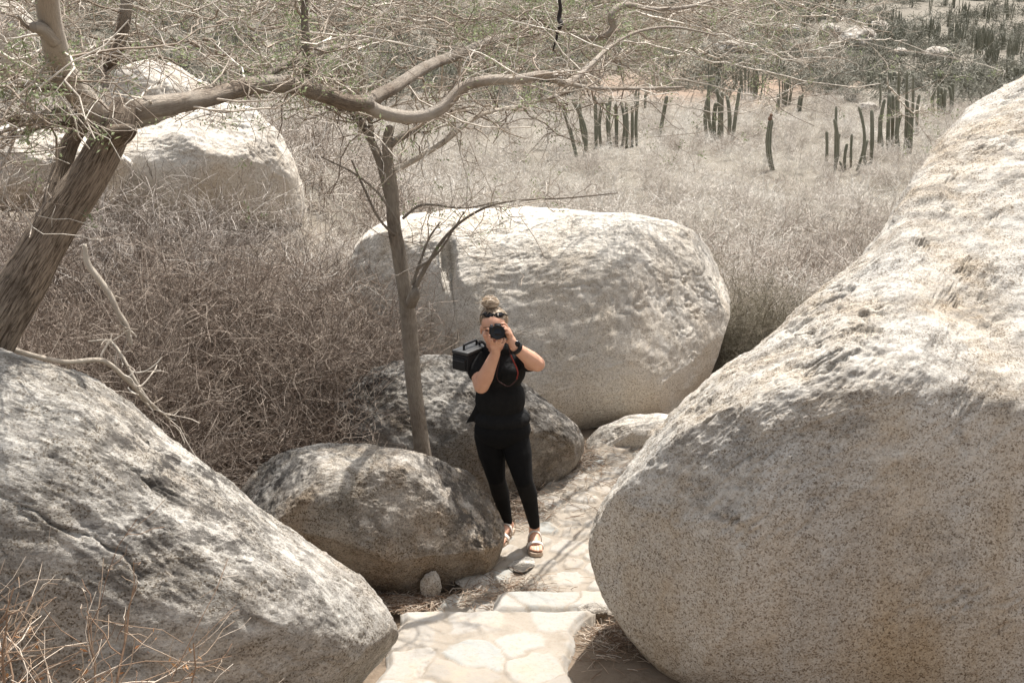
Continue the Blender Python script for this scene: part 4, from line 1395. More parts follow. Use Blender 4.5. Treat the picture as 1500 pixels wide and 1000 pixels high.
# far rocks
G_vrock = granite('granite_valley', (0.28, 0.25, 0.21), (0.25, 0.235, 0.205), (0.30, 0.23, 0.16), 0.5, lichen=0.5, speck=0.4, k=0.4)
for k, (px, py, wpx, hpx, sq, lab) in enumerate([
        (1270, 164, 26, 18, 0.75, 'small white rock in the scrub left of the large cactus stand'),
        (1371, 90, 44, 26, 0.7, 'angular pale capped rock with a dark face in the far valley'),
        (1411, 112, 28, 18, 0.6, 'pale rounded rock by the cactus hedge below the dark faced rock'),
        (1255, 72, 60, 40, 0.7, 'big weathered boulder on the bare slope at the upper right'),
        (1215, 58, 36, 30, 0.8, 'grey boulder left of the big weathered boulder on the bare slope'),
        (1285, 50, 40, 24, 0.7, 'tan boulder above the big weathered boulder on the bare slope'),
        (1318, 82, 24, 14, 0.7, 'small pale rock left of the dark faced rock in the far valley'),
        (1345, 84, 18, 8, 0.6, 'tiny flat rock between two pale rocks in the far valley'),
        (1460, 114, 26, 14, 0.6, 'pale rock at the right end of the far valley above the huge boulder'),
        (1150, 50, 60, 18, 0.5, 'long tan outcrop on the bare orange slope behind the canopy tips'),
        (1080, 75, 60, 20, 0.5, 'low orange tan outcrop behind the canopy twigs'),
        (820, 120, 60, 20, 0.5, 'low pale outcrop behind the pale winding branch')]):
    g = hit(px, py)
    sc = np.linalg.norm(g - CAM) / FPX
    small_rock('rock', lab, 'rock', g, wpx * sc, G_vrock, 70 + k, N=20, squash=(1, 0.8, hpx / wpx), sink=0.55, crag=0.1, rot=k * 0.3)

# rounded bushes on the far valley floor
hb = [np_mesh('round_bush', *bush(600 + k, 1.0, (10, 80, 700), r0=0.02, rmin=0.010, width=1.3, up=0.1).arrays()[:2], TW_hill, True, None) for k in range(2)]
for k, m in enumerate(hb):
    a = m.attributes.new('tint', 'FLOAT', 'POINT')
    a.data.foreach_set('value', np.random.default_rng(k).random(len(m.vertices)).astype(np.float32) * 0.6)
for k, (px, py, w, lab) in enumerate([(1262, 122, 70, 'domed dark bush behind the canopy tips beside the bare orange ground'), (1365, 118, 60, 'low spreading bush below the dark faced rock'),
                                      (1425, 112, 60, 'dark domed bush right of the pale rounded rock'), (1480, 112, 60, 'grey domed bush at the right edge above the huge boulder'),
                                      (1310, 72, 60, 'dark bush growing against the tan boulder on the slope'), (1190, 128, 80, 'grey spreading bush on the orange ground behind the canopy tips')]):
    g = hit(px, py)
    o = bpy.data.objects.new('round_bush', hb[k % 2])
    C.objects.link(o)
    o.location = [float(v) for v in g]
    s = w * np.linalg.norm(g - CAM) / FPX / 2.6
    o.scale = (s, s, s * 0.62)
    o.rotation_euler = (0, 0, k * 1.7)
    tag(o, lab, 'bush', 'domed bushes on the far valley floor')

# ------------------------------------------------------------------ the woman with the camera
def capsule(p0, p1, r0, r1, S=16, H_=4):
    p0, p1 = np.array(p0, float), np.array(p1, float)
    ax = p1 - p0
    L = np.linalg.norm(ax) + 1e-9
    t = ax / L
    n = unit(np.cross(t, [0.23, 0.91, 0.34]))
    b = np.cross(t, n)
    prof = [(-r0 * math.cos(a), r0 * math.sin(a)) for a in np.linspace(0.05, math.pi / 2, H_ + 1)]
    prof += [(L * f, r0 + (r1 - r0) * f) for f in (0.25, 0.5, 0.75)]
    prof += [(L + r1 * math.sin(a), r1 * math.cos(a)) for a in np.linspace(0, math.pi / 2 - 0.05, H_ + 1)]
    a = np.arange(S) * 2 * np.pi / S
    V = np.concatenate([p0 + t * z + r * (np.cos(a)[:, None] * n + np.sin(a)[:, None] * b) for z, r in prof] + [[p0 - t * r0], [p1 + t * r1]])
    K = len(prof)
    ix = np.arange(K * S).reshape(K, S)
    F = [tuple(int(v) for v in f) for f in np.stack([ix[:-1], np.roll(ix, -1, 1)[:-1], np.roll(ix, -1, 1)[1:], ix[1:]], -1).reshape(-1, 4)]
    for j in range(S):
        F.append((K * S, int(ix[0, (j + 1) % S]), int(ix[0, j])))
        F.append((K * S + 1, int(ix[-1, j]), int(ix[-1, (j + 1) % S])))
    return V, F


def ellipsoid(c, r, rot=None, N=8):
    S, F = cube_sphere(N)
    V = S * np.array(r)
    if rot is not None:
        V = V @ np.array(rot.to_matrix()).T
    return V + np.array(c), [tuple(int(v) for v in f) for f in F]


def poly_mesh(name, prims, mat, smooth_shade=True):
    vs, fs, n = [], [], 0
    for V, F in prims:
        vs += [tuple(float(x) for x in v) for v in V]
        fs += [tuple(i + n for i in f) for f in F]
        n += len(V)
    me = bpy.data.meshes.new(name)
    me.from_pydata(vs, [], fs)
    me.update()
    if mat: me.materials.append(mat)
    me.polygons.foreach_set('use_smooth', [smooth_shade] * len(me.polygons))
    return me


def fuse(name, prims, voxel, it, mat, fac=0.5, post=None):
    """weld overlapping shapes into one continuous skin"""
    me = poly_mesh(name + '_raw', prims, mat)
    o = bpy.data.objects.new(name + '_raw', me)
    C.objects.link(o)
    m = o.modifiers.new('r', 'REMESH')
    m.mode = 'VOXEL'
    m.voxel_size = voxel
    m.use_smooth_shade = True
    s = o.modifiers.new('s', 'SMOOTH')
    s.factor = fac
    s.iterations = it
    dg = bpy.context.evaluated_depsgraph_get()
    out = bpy.data.meshes.new_from_object(o.evaluated_get(dg))
    out.name = name
    bpy.data.objects.remove(o)
    bpy.data.meshes.remove(me)
    if not out.materials: out.materials.append(mat)
    if post is not None:
        v = np.empty(len(out.vertices) * 3, np.float32)
        out.vertices.foreach_get('co', v)
        v = post(v.reshape(-1, 3).astype(float))
        out.vertices.foreach_set('co', v.astype(np.float32).ravel())
        out.update()
    out.polygons.foreach_set('use_smooth', [True] * len(out.polygons))
    return out


def skin_mat():
    t = NT('skin')
    t.bsdf.inputs['Subsurface Weight'].default_value = 0.12
    t.bsdf.inputs['Subsurface Radius'].default_value = (0.02, 0.008, 0.005)
    c = t.mix(t.ramp(t.noise(14, 4, 0.6), (0.35, 0.0), (0.7, 1.0)), (0.60, 0.345, 0.235), (0.54, 0.29, 0.19))
    t.bsdf.inputs['Specular IOR Level'].default_value = 0.4
    return t.done(c, t.bump(t.noise(220, 3, 0.6), 0.15, 0.002), 0.5)


def cloth_mat(name, col, fold=0.5):
    t = NT(name)
    c = t.mix(t.ramp(t.noise(30, 4, 0.6), (0.3, 0.0), (0.7, 0.6)), col, tuple(v * 1.7 for v in col))
    t.bsdf.inputs['Specular IOR Level'].default_value = 0.18
    b = t.bump(t.noise(7, 4, 0.55, t.mapping(scale=(1, 1, 0.5))), fold, 0.03)
    b = t.bump(t.noise(400, 2, 0.5), 0.2, 0.001, b)
    return t.done(c, b, 0.85)


M_skin = skin_mat()
M_shirt = cloth_mat('black_cotton', (0.007, 0.007, 0.007), 0.8)
M_legg = cloth_mat('black_stretch', (0.0035, 0.0035, 0.0037), 0.25)
M_black = plain('black_plastic', (0.007, 0.007, 0.0075), 0.45, 0.3)
M_metal = plain('dark_metal', (0.10, 0.10, 0.105), 0.35, 0.5, metal=0.8)
M_glass = plain('lens_glass', (0.004, 0.004, 0.006), 0.12, 0.3, bump=0.0)
M_case = plain('black_case_fabric', (0.011, 0.011, 0.0115), 0.75, 0.35, bump=0.3)
M_lid_lit = plain('black_lid_sunlit', (0.04, 0.04, 0.039), 0.55, 0.4)  # paler grey paints sunlight onto the top of the black case
M_white = plain('white_leather', (0.66, 0.60, 0.53), 0.55)
M_sole = plain('cork_sole', (0.50, 0.39, 0.29), 0.8)
M_red = plain('red_cord', (0.22, 0.025, 0.018), 0.7)
M_eye = plain('eye_dark', (0.05, 0.03, 0.025), 0.3)
M_lip = plain('lip', (0.42, 0.17, 0.13), 0.5)
M_brow = plain('brow', (0.20, 0.12, 0.07), 0.9)

ankF, ankR = at(783, 769, 7.22), at(743, 764, 7.33)
ground_f = 0.028
person_base = np.array([(ankF[0] + ankR[0]) / 2, 7.26, 0.0])
person = empty('person', person_base)
tag(person, 'woman in black t-shirt and leggings, hair in a bun, holding a camera to her face', 'person')

# head: cranium, jaw, nose, cheeks, ears
hc = at(723, 474, 7.13)
jaw = at(722, 491, 7.105)
head = [ellipsoid(hc, (.073, .088, .085)), ellipsoid(jaw, (.058, .072, .062)), ellipsoid(at(722, 503, 7.075), (.028, .03, .02)),
        ellipsoid(at(712, 490, 7.07), (.022, .028, .022)), ellipsoid(at(733, 490, 7.07), (.022, .028, .022)),
        ellipsoid(at(722.5, 481, 7.055), (.045, .03, .012)),
        capsule(at(723, 482, 7.045), at(723.5, 491, 7.022), .008, .0135), ellipsoid(at(720.5, 491.5, 7.034), (.009, .011, .008)), ellipsoid(at(726.5, 491.5, 7.034), (.009, .011, .008)),
        capsule(at(717, 498, 7.043), at(728, 498, 7.043), .007, .007), capsule(at(718, 500, 7.046), at(727, 500, 7.046), .007, .007),
        ellipsoid(at(704.8, 483, 7.15), (.008, .02, .03)), ellipsoid(at(741.5, 483, 7.15), (.008, .02, .03))]
neck = [capsule(at(724, 497, 7.15), at(728, 520, 7.22), .052, .062)]
shL, shR = at(699, 524, 7.22), at(765, 525, 7.22)
elL, elR = at(705, 565, 7.02), at(787, 533, 7.04)
wrL, wrR = at(726, 517, 6.93), at(753, 507, 6.945)
torso = [capsule(shL, shR, .05, .05), ellipsoid(at(731, 545, 7.22), (.145, .10, .14)), ellipsoid(at(734, 590, 7.21), (.14, .11, .14)), ellipsoid(at(736, 632, 7.215), (.16, .12, .10))]


def arm(s, e, w):
    m = s + (e - s) * 0.5
    f = e + (w - e) * 0.32
    return [capsule(s, m, .056, .057), capsule(m, e, .057, .046), capsule(e, f, .047, .049), capsule(f, w, .048, .029)]


arms = arm(shL, elL, wrL) + arm(shR, elR, wrR)


def finger(pts, r0=.0088, r1=.0072):
    out = []
    n = len(pts) - 1
    for i in range(n):
        out.append(capsule(pts[i], pts[i + 1], r0 + (r1 - r0) * i / n, r0 + (r1 - r0) * (i + 1) / n, S=10, H_=3))
    return out


# hand under the lens (left in the photo): palm below, fingers curled up round the barrel
kn = at(725, 504, 6.90)
handL = [capsule(wrL, at(726, 510, 6.915), .027, .028), capsule(at(721.5, 507, 6.90), at(730.5, 507, 6.90), .0165, .0165), capsule(at(721.5, 503, 6.895), at(731, 503.5, 6.89), .014, .0135)]
handL += finger([at(720.5, 503, 6.885), at(717.0, 498.5, 6.872), at(716.8, 494.5, 6.866), at(717.2, 491.2, 6.866)])
handL += finger([at(723.8, 502, 6.88), at(720.8, 499.6, 6.862), at(720.8, 497.6, 6.855), at(721.2, 496, 6.857)])
handL += finger([at(727.5, 502, 6.88), at(727.3, 500.6, 6.862), at(727.8, 499.4, 6.855), at(728.2, 498.6, 6.857)])
handL += finger([at(731, 503, 6.885), at(733, 500.4, 6.864), at(734.2, 498.8, 6.86), at(734.8, 497.6, 6.862)], .0078, .0065)
handL += finger([at(731.5, 508, 6.905), at(736.5, 503.5, 6.90), at(739, 499.5, 6.905), at(738.6, 496, 6.91)], .0105, .0085)
# hand on the grip and shutter (right in the photo)
handR = [capsule(wrR, at(749, 498, 6.945), .027, .027), capsule(at(748.5, 496, 6.945), at(743.5, 483, 6.94), .022, .018), capsule(at(745.5, 490, 6.93), at(743, 485, 6.925), .019, .017)]
handR += finger([at(743.5, 482, 6.935), at(742, 476.5, 6.93), at(738.3, 473.6, 6.925), at(734.5, 473.8, 6.92)])
handR += finger([at(744, 484, 6.925), at(741.5, 479.5, 6.905), at(738.2, 477.8, 6.893), at(735.6, 478.4, 6.89)])
handR += finger([at(745, 487, 6.922), at(743, 483.5, 6.898), at(740.3, 482, 6.886), at(738.2, 482.6, 6.884)])
handR += finger([at(746, 490.5, 6.922), at(744.5, 488, 6.90), at(742, 487, 6.888), at(740.2, 487.4, 6.886)], .0078, .0065)
handR += finger([at(748, 498, 6.95), at(743.5, 500.5, 6.945), at(740, 499, 6.945), at(738.3, 497, 6.945)], .0105, .0085)

hipF, hipR = at(753, 637, 7.20), at(716, 637, 7.22)
knF, knR = at(767, 704, 7.10), at(727, 700, 7.22)
cfF, cfR = at(774, 724, 7.16), at(733, 722, 7.30)


def leg(h, k, c, a, g):
    m = h + (k - h) * 0.45
    return [capsule(h, m, .092 + g, .085 + g), capsule(m, k, .083 + g, .057 + g), capsule(k, c, .055 + g, .056 + g), capsule(c, a, .054 + g, .033 + g)]


def foot(a, yaw):
    c, s = math.cos(yaw), math.sin(yaw)
    def w(x, y, z): return np.array([a[0] + x * c - y * s, a[1] + x * s + y * c, z])
    out = [capsule(a, w(0, 0.015, 0.07), .034, .036), ellipsoid(w(0, 0.035, 0.055), (.033, .042, .032), Matrix.Rotation(yaw, 4, 'Z').to_quaternion()),
           capsule(w(0, 0.0, 0.07), w(0.002, -0.11, 0.052), .036, .026), capsule(w(-.02, -.125, .046), w(.022, -.13, .046), .018, .019), capsule(w(0, 0.02, 0.05), w(0, -.12, .046), .028, .024)]
    for k, (x, ln, r) in enumerate([(.030, .052, .0125), (.010, .056, .009), (-.006, .050, .0085), (-.020, .042, .008), (-.032, .032, .0078)]):
        out += finger([w(x, -.135, .046), w(x * 1.06, -.135 - ln * .5, .047), w(x * 1.05, -.135 - ln, .038)], r, r * 0.95)
    return out, w


footF, wF = foot(ankF, 0.03)
footR, wR = foot(ankR, -0.30)
body_prims = head + neck + torso + arms + handL + handR + leg(hipF, knF, cfF, ankF, -0.006) + leg(hipR, knR, cfR, ankR, -0.006) + footF + footR
link('body', fuse('body', body_prims, 0.0042, 4, M_skin), person)

# clothes
shirt = [capsule(at(702, 523, 7.235), at(764, 524, 7.235), .062, .062), ellipsoid(at(731, 541, 7.22), (.166, .122, .15)), ellipsoid(at(733, 583, 7.21), (.158, .128, .15)),
         ellipsoid(at(735.5, 612, 7.21), (.176, .14, .085)), capsule(at(722, 513, 7.2), at(737, 513, 7.2), .062, .062), ellipsoid(at(717, 547, 7.12), (.068, .05, .06)), ellipsoid(at(746, 547, 7.12), (.068, .05, .06)),
         capsule(shL, shL + (elL - shL) * 0.48, .072, .074), capsule(shR, shR + (elR - shR) * 0.42, .068, .069),
         capsule(at(701, 598, 7.2), at(686, 616, 7.2), .028, .008), capsule(at(701, 605, 7.22), at(684, 618, 7.22), .02, .007), capsule(at(706, 610, 7.2), at(686, 618, 7.2), .02, .006)]


def folds(v):
    f = fbm(v * np.array([14, 14, 6]), 3) * 0.009
    d = unit(v - np.array([person_base[0], 7.22, 0]) * np.array([1, 1, 0]) - np.stack([0 * v[:, 0], 0 * v[:, 0], v[:, 2]], 1))
    return v + d * f[:, None]


link('shirt', fuse('shirt', shirt, 0.006, 6, M_shirt, post=folds), person)
legg = [ellipsoid(at(736, 628, 7.21), (.178, .142, .12))] + leg(hipF, knF, cfF, ankF, 0.002) + leg(hipR, knR, cfR, ankR, 0.002)
link('leggings', fuse('leggings', legg, 0.006, 5, M_legg), person)


# sandals: footbed, two straps over the foot
def arc_band(w, y0, y1, xw, zt, nm, parent, z0=0.026):
    V, n = [], 13
    for j in range(n):
        a = math.pi * j / (n - 1)
        for yy, th in ((y0, 0.0), (y1, 0.0), (y1, 0.006), (y0, 0.006)):
            V.append(w(math.cos(a) * (xw + th), yy, z0 + math.sin(a) ** 0.8 * (zt - z0 + th)))
    F = []
    for j in range(n - 1):
        for k in range(4):
            F.append((j * 4 + k, j * 4 + (k + 1) % 4, (j + 1) * 4 + (k + 1) % 4, (j + 1) * 4 + k))
    F += [(0, 3, 2, 1), tuple((n - 1) * 4 + k for k in range(4))]
    link(nm, poly_mesh(nm, [(np.array(V), F)], M_white), parent)


for w in (wF, wR):
    out_ = [(-.036, .06), (-.04, 0), (-.037, -.06), (-.047, -.13), (-.046, -.165), (-.030, -.195), (0.0, -.208), (.03, -.205), (.046, -.175), (.049, -.13), (.038, -.06), (.039, 0), (.036, .06), (.02, .082), (-.02, .082)]
    n = len(out_)
    V = [w(x, y, .004) for x, y in out_] + [w(x * 1.0, y, .020) for x, y in out_] + [w(x * .95, y * .99, .027) for x, y in out_]
    F = [tuple(range(n))[::-1], tuple(range(2 * n, 3 * n))] + [(i + k * n, (i + 1) % n + k * n, (i + 1) % n + n + k * n, i + n + k * n) for i in range(n) for k in (0, 1)]
    sd = link('sandal', poly_mesh('sandal', [(np.array(V), F)], M_sole, False), person)
    arc_band(w, -.142, -.112, .046, .068, 'strap', sd)
    arc_band(w, -.045, -.022, .040, .098, 'strap', sd)

# eye, brow, lips (the rest of the face is behind the camera)
link('eye', poly_mesh('eye', [ellipsoid(at(713.3, 483.8, 7.052), (.0125, .006, .0042)), ellipsoid(at(732.3, 483.8, 7.052), (.0125, .006, .0042))], M_eye), person)
link('eyebrow', poly_mesh('eyebrow', [capsule(at(708.5, 479.8, 7.062), at(716.5, 479.3, 7.045), .003, .0042), capsule(at(729, 479.3, 7.045), at(737, 479.8, 7.062), .0042, .003)], M_brow), person)
link('lips', poly_mesh('lips', [capsule(at(717.5, 498.2, 7.037), at(727.5, 498.2, 7.037), .0042, .0042), capsule(at(718.2, 500, 7.039), at(726.8, 500, 7.039), .0046, .0046)], M_lip), person)

# hair: a close cap, strands combed up to a messy bun
def hair_mat():
    t = NT('hair')
    c = t.ramp(t.attr('tint'), (0.0, (0.075, 0.05, 0.033)), (0.45, (0.27, 0.195, 0.125)), (1.0, (0.68, 0.56, 0.42)))
    t.bsdf.inputs['Specular IOR Level'].default_value = 0.5
    return t.done(c, None, 0.45)


M_hair = hair_mat()
rhair = np.random.default_rng(66)
capc = at(723.5, 469.5, 7.15)
caps = np.array([.079, .088, .082])
me = fuse('hair', [ellipsoid(capc, caps * 0.985), ellipsoid(at(724, 480, 7.19), (.072, .062, .075))], 0.006, 2, M_hair)
a = me.attributes.new('tint', 'FLOAT', 'POINT')
a.data.foreach_set('value', np.full(len(me.vertices), 0.3, np.float32))
hair = link('hair', me, person)
bunc = at(718.5, 443.5, 7.15)
n = 520
az = rhair.random(n) * 2 * np.pi
el0 = np.where(np.sin(az) < 0, 0.42, -0.25) + rhair.normal(size=n) * 0.08
K = 9
P = np.empty((n, K, 3))
bt = at(720, 451, 7.15)
for j in range(K):
    f = j / (K - 1)
    el = el0 + (1.35 - el0) * f
    az2 = az + rhair.normal(size=n) * 0.02
    P[:, j] = capc + np.stack([np.cos(az2) * np.cos(el), np.sin(az2) * np.cos(el), np.sin(el)], 1) * (caps * (1.0 + 0.03 * math.sin(f * 3.1)))
    P[:, j] += (bt - (capc + np.array([0, 0, caps[2]]))) * (f ** 3)
P += rhair.normal(size=(n, 1, 3)) * 0.002
st_ = Twigs(4)
tn = np.clip(0.5 + 0.25 * np.cos(az - 0.6) + rhair.normal(size=n) * 0.28 + 0.1, 0, 1)
st_.add(P, np.full((n, K), 0.0022), tn)
# the bun: looped strands round a small core, with loose wisps
n = 190
u0 = rhair.random(n) * 6.283
inc = rhair.normal(size=n) * 0.55
rad = rhair.uniform(0.55, 1.05, n)
P = np.empty((n, 12, 3))
for j in range(12):
    a_ = u0 + j * 0.33
    e1 = np.stack([np.cos(a_), np.sin(a_) * np.cos(inc), np.sin(a_) * np.sin(inc)], 1)
    P[:, j] = bunc + e1 * np.array([.050, .046, .036]) * rad[:, None] + rhair.normal(size=(n, 3)) * 0.001
    P[:, j, 2] += (rhair.random(n) - 0.5) * 0.006 + np.linspace(-.010, .010, n)
st_.add(P, np.full((n, 12), 0.0026), np.clip(rhair.normal(0.68, 0.28, n), 0, 1))
n = 40
P = np.empty((n, 5, 3))
P[:, 0] = bunc + rhair.normal(size=(n, 3)) * np.array([.03, .03, .012])
dd = unit(rhair.normal(size=(n, 3)) + np.array([0, 0, 0.4]))
for j in range(1, 5):
    P[:, j] = P[:, j - 1] + dd * 0.011
    dd = unit(dd + rhair.normal(size=(n, 3)) * 0.4)
st_.add(P, np.full((n, 5), 0.0011), rhair.uniform(0.5, 1, n))
strands = st_.mesh('hair_strands', M_hair)
so = link('bun', strands, hair)
link('bun_core', (lambda m: (m.attributes.new('tint', 'FLOAT', 'POINT'), m)[1])(poly_mesh('bun_core', [ellipsoid(bunc, (.036, .034, .027)), capsule(bunc, bt, .03, .035)], M_hair)), hair)

# wristwatch on the right-hand wrist
wd = unit(elR - wrR)
V, F = [], []
n1 = unit(np.cross(wd, [0, 0, 1.0])); b1 = np.cross(wd, n1)
cw = wrR + wd * 0.018
for j in range(20):
    a_ = j * 2 * math.pi / 20
    for off, r in ((-.013, .034), (.013, .036), (.013, .040), (-.013, .038)):
        V.append(cw + wd * off + (n1 * math.cos(a_) + b1 * math.sin(a_)) * r)
    for k in range(4):
        F.append((j * 4 + k, j * 4 + (k + 1) % 4, ((j + 1) % 20) * 4 + (k + 1) % 4, ((j + 1) % 20) * 4 + k))
watch = link('wristwatch', poly_mesh('wristwatch', [(np.array(V), F)], M_black), person)
fc = cw + unit(-b1 * 0.2 + np.array([0.1, -0.7, 0.7])) * 0.038
link('watch_face', poly_mesh('watch_face', [ellipsoid(fc, (.019, .012, .019))], M_glass), watch)


# ------------------------------------------------------------------ things she carries
def cyl(p0, p1, prof, S=28):
    """lathe: prof = (position 0..1 along p0->p1, radius)"""
    p0, p1 = np.array(p0, float), np.array(p1, float)
    t = unit(p1 - p0); L = np.linalg.norm(p1 - p0)
    n = unit(np.cross(t, [0.1, 0.2, 0.97])); b = np.cross(t, n)
    a = np.arange(S) * 2 * np.pi / S
    V = np.concatenate([p0 + t * L * z + r * (np.cos(a)[:, None] * n + np.sin(a)[:, None] * b) for z, r in prof])
    K = len(prof)
    ix = np.arange(K * S).reshape(K, S)
    F = [tuple(int(v) for v in f) for f in np.stack([ix[:-1], np.roll(ix, -1, 1)[:-1], np.roll(ix, -1, 1)[1:], ix[1:]], -1).reshape(-1, 4)]
    F += [tuple(int(v) for v in ix[0][::-1]), tuple(int(v) for v in ix[-1])]
    return V, F


def bevel_box(name, c, ex, ey, ez, bev, mat, parent=None, origin=None, seg=3):
    """box with half-extent vectors ex, ey, ez"""
    bm = bmesh.new()
    bmesh.ops.create_cube(bm, size=2.0)
    M = Matrix(((ex[0], ey[0], ez[0], c[0]), (ex[1], ey[1], ez[1], c[1]), (ex[2], ey[2], ez[2], c[2]), (0, 0, 0, 1)))
    bm.transform(M)
    bmesh.ops.recalc_face_normals(bm, faces=bm.faces)
    bmesh.ops.bevel(bm, geom=bm.edges[:], offset=bev, segments=seg, profile=0.5, affect='EDGES')
    me = bpy.data.meshes.new(name)
    bm.to_mesh(me); bm.free()
    me.materials.append(mat)
    me.polygons.foreach_set('use_smooth', [True] * len(me.polygons))
    return link(name, me, parent, origin)


lens_c = at(729, 486.5, 6.95)
view = unit(CAM - lens_c)                 # she points the camera up at the viewer
right = unit(np.cross([0, 0, 1.0], -view)) * -1
right = unit(np.cross(-view, [0, 0, 1.0]))
upc = np.cross(right, -view)
camera = empty('camera', lens_c)
tag(camera, 'black camera with a round lens held to the woman\'s face', 'camera')
bevel_box('camera_body', lens_c - view * 0.01 + right * 0.002, right * .052, view * .026, upc * .036, .008, M_black, camera)
bevel_box('viewfinder_hump', lens_c - view * 0.01 + upc * .040 + right * .0, right * .02, view * .022, upc * .012, .006, M_black, camera)
link('dial', poly_mesh('dial', [cyl(lens_c + upc * .034 + right * .036, lens_c + upc * .047 + right * .036, [(0, .011), (1, .011)]), cyl(lens_c + upc * .034 - right * .036, lens_c + upc * .045 - right * .036, [(0, .009), (1, .009)])], M_metal), camera)
L0, L1 = lens_c + view * 0.012, lens_c + view * 0.10
lens = link('lens', poly_mesh('lens', [cyl(L0, L1, [(0, .036), (.12, .039), (.14, .037), (.3, .037), (.32, .0395), (.62, .0395), (.64, .038), (.8, .039), (.82, .042), (1, .043), (1.0, .037), (.94, .033)])], M_black), camera)
link('lens_ring', poly_mesh('lens_ring', [cyl(lens_c + view * .026, lens_c + view * .029, [(0, .0375), (1, .0375)]), cyl(lens_c + view * .078, lens_c + view * .080, [(0, .0392), (1, .0392)])], M_metal), lens)
link('front_glass', poly_mesh('front_glass', [ellipsoid(lens_c + view * 0.092, (.029, .029, .005), view_q) if False else cyl(lens_c + view * .088, lens_c + view * .097, [(0, .031), (.5, .028), (.8, .02), (1, .006)])], M_glass), lens)
loop_ = [at(742, 492, 6.96), at(745, 505, 6.95), at(748, 520, 7.0), at(754, 533, 7.045), at(758.5, 545, 7.05), at(757, 555, 7.05), at(751, 562, 7.05), at(744, 565.5, 7.05), at(736, 562, 7.04), at(729, 556, 7.04), at(728, 545, 7.03), at(731, 530, 7.02), at(730, 516, 6.98), at(722, 498, 6.965)]
V, F, fb, _, _ = sweep(loop_, [.0032] * len(loop_), sides=8, sub=6, rough=0.02)
link('neck_strap', limb_mesh('neck_strap', [(V, F, fb, 0, 0)], plain('strap_black_red', (0.035, 0.010, 0.009), 0.7)), camera)
V, F, fb, _, _ = sweep(loop_[2:6], [.0042] * 4, sides=8, sub=6, rough=0.02)
link('strap_tab', limb_mesh('strap_tab', [(V, F, fb, 0, 0)], M_red), camera)

# black boxy case behind the shoulder
zc = 1.325
zz_ = np.array([0, 0, 1.0])
A_, B_, D_ = on_z(662, 512, zc), on_z(685, 517, zc), on_z(689, 499, zc)
ab, ad = B_ - A_, D_ - A_
ad = ad - unit(ab) * ad.dot(unit(ab))
hgt = 0.125
cc = A_ + ab / 2 + ad / 2 - np.array([0, 0, hgt / 2])
case = empty('case', cc - np.array([0, 0, hgt / 2]))
tag(case, 'boxy black carrying case with a top handle slung at the woman\'s shoulder', 'case')
bevel_box('case_body', cc - np.array([0, 0, .012]), ab / 2, ad / 2, np.array([0, 0, hgt / 2 - .012]), .008, M_case, case)
bevel_box('lid', cc + np.array([0, 0, hgt / 2 - .012]), ab / 2 * 1.03, ad / 2 * 1.02, np.array([0, 0, .0115]), .007, M_lid_lit, case)
fr_c = A_ + ab / 2 - np.array([0, 0, hgt * .62])
bevel_box('front_pocket', fr_c - unit(ad) * .006, ab / 2 * .8, unit(ad) * .009, np.array([0, 0, hgt * .27]), .005, M_case, case)
V, F, fb, _, _ = sweep([fr_c - unit(ad) * .0155 + ab * x + zz_ * hgt * .16 for x in (-.36, -.1, .1, .36)], [.0022] * 4, sides=6, sub=3, rough=0.01)
link('zip', limb_mesh('zip', [(V, F, fb, 0, 0)], M_metal), case)
hA, hB = A_ + ab * .5 + ad * .2, A_ + ab * .5 + ad * .8
zz = np.array([0, 0, 1.0])
V, F, fb, _, _ = sweep([hA - zz * .004, hA + zz * .022, hA + (hB - hA) * .12 + zz * .03, hB - (hB - hA) * .12 + zz * .03, hB + zz * .022, hB - zz * .004], [.007, .007, .008, .008, .007, .007], sides=10, sub=5, rough=0.01)
link('handle', limb_mesh('handle', [(V, F, fb, 0, 0)], M_black), case)
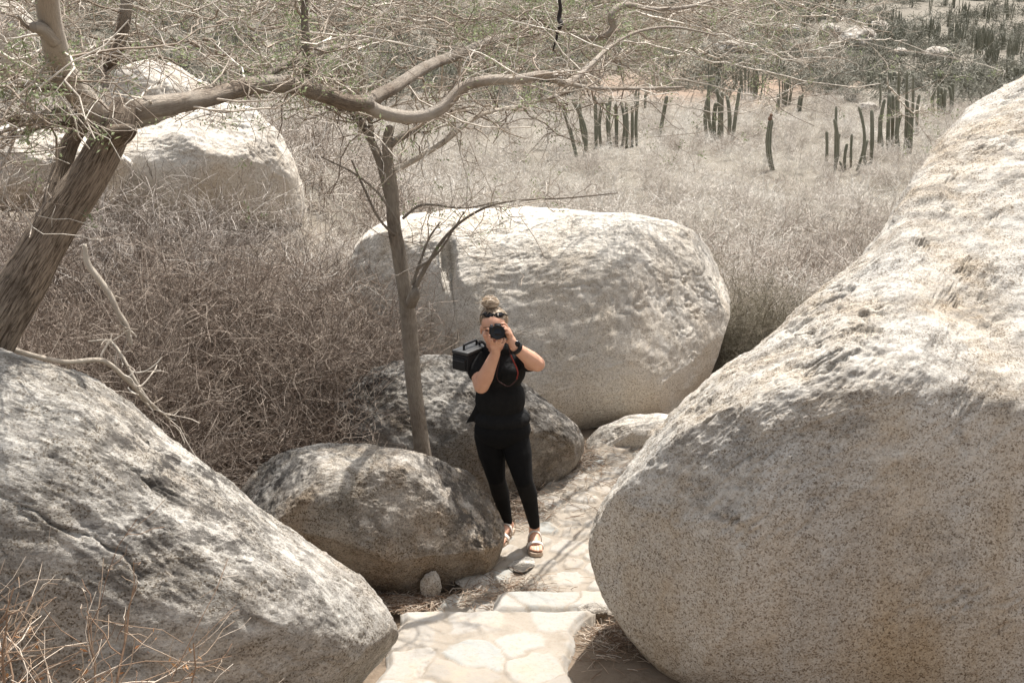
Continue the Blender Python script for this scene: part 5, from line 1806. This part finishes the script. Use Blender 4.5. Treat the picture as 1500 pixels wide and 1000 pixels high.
V, F, fb, _, _ = sweep([D_ + ab * .5, at(702, 503, 7.27), at(705, 500, 7.22), at(710, 504, 7.2), at(716, 511, 7.145), at(722, 530, 7.085), at(738, 552, 7.06)][:5] + [at(712, 520, 7.34), at(704, 545, 7.36)][:0], [.008] * 5, sides=8, sub=6, rough=0.02)
link('shoulder_strap', limb_mesh('shoulder_strap', [(V, F, fb, 0, 0)], M_case), case)
link('buckle', poly_mesh('buckle', [ellipsoid(at(704, 500.5, 7.215), (.012, .006, .012))], M_metal), case)

# sunglasses pushed up on the hair
sg = empty('sunglasses', at(722, 459, 7.08))
tag(sg, 'black sunglasses pushed up on the woman\'s blonde hair', 'sunglasses')
def onhead(az_, el_, k=1.05):
    return capc + np.array([math.cos(az_) * math.cos(el_), math.sin(az_) * math.cos(el_), math.sin(el_)]) * caps * k
for sgn in (-1, 1):
    V = []
    az0 = -math.pi / 2 + sgn * 0.56
    ring = [onhead(az0 + 0.54 * math.cos(a_), 0.66 + 0.20 * math.sin(a_), 1.06) for a_ in np.linspace(0, 2 * math.pi, 20, endpoint=False)]
    ring2 = [onhead(az0 + 0.54 * math.cos(a_), 0.66 + 0.20 * math.sin(a_), 1.09) for a_ in np.linspace(0, 2 * math.pi, 20, endpoint=False)]
    n = 20
    V = np.array(ring + ring2 + [onhead(az0, .66, 1.06), onhead(az0, .66, 1.10)])
    F = [(i, (i + 1) % n, n + (i + 1) % n, n + i) for i in range(n)] + [(2 * n, (i + 1) % n, i) for i in range(n)] + [(2 * n + 1, n + i, n + (i + 1) % n) for i in range(n)]
    link('lens', poly_mesh('lens', [(V, F)], M_glass), sg)
    pts_ = [onhead(-math.pi / 2 + sgn * x, e_, 1.07) for x, e_ in ((0.85, .70), (1.15, .6), (1.5, .42), (1.8, .25))]
    V, F, fb, _, _ = sweep(pts_, [.0045] * 4, sides=8, sub=5, rough=0.01)
    link('temple', limb_mesh('temple', [(V, F, fb, 0, 0)], M_black), sg)
V, F, fb, _, _ = sweep([onhead(-math.pi / 2 + x, .72, 1.1) for x in (-.18, -.06, .06, .18)], [.004] * 4, sides=8, sub=4, rough=0.01)
link('bridge', limb_mesh('bridge', [(V, F, fb, 0, 0)], M_black), sg)
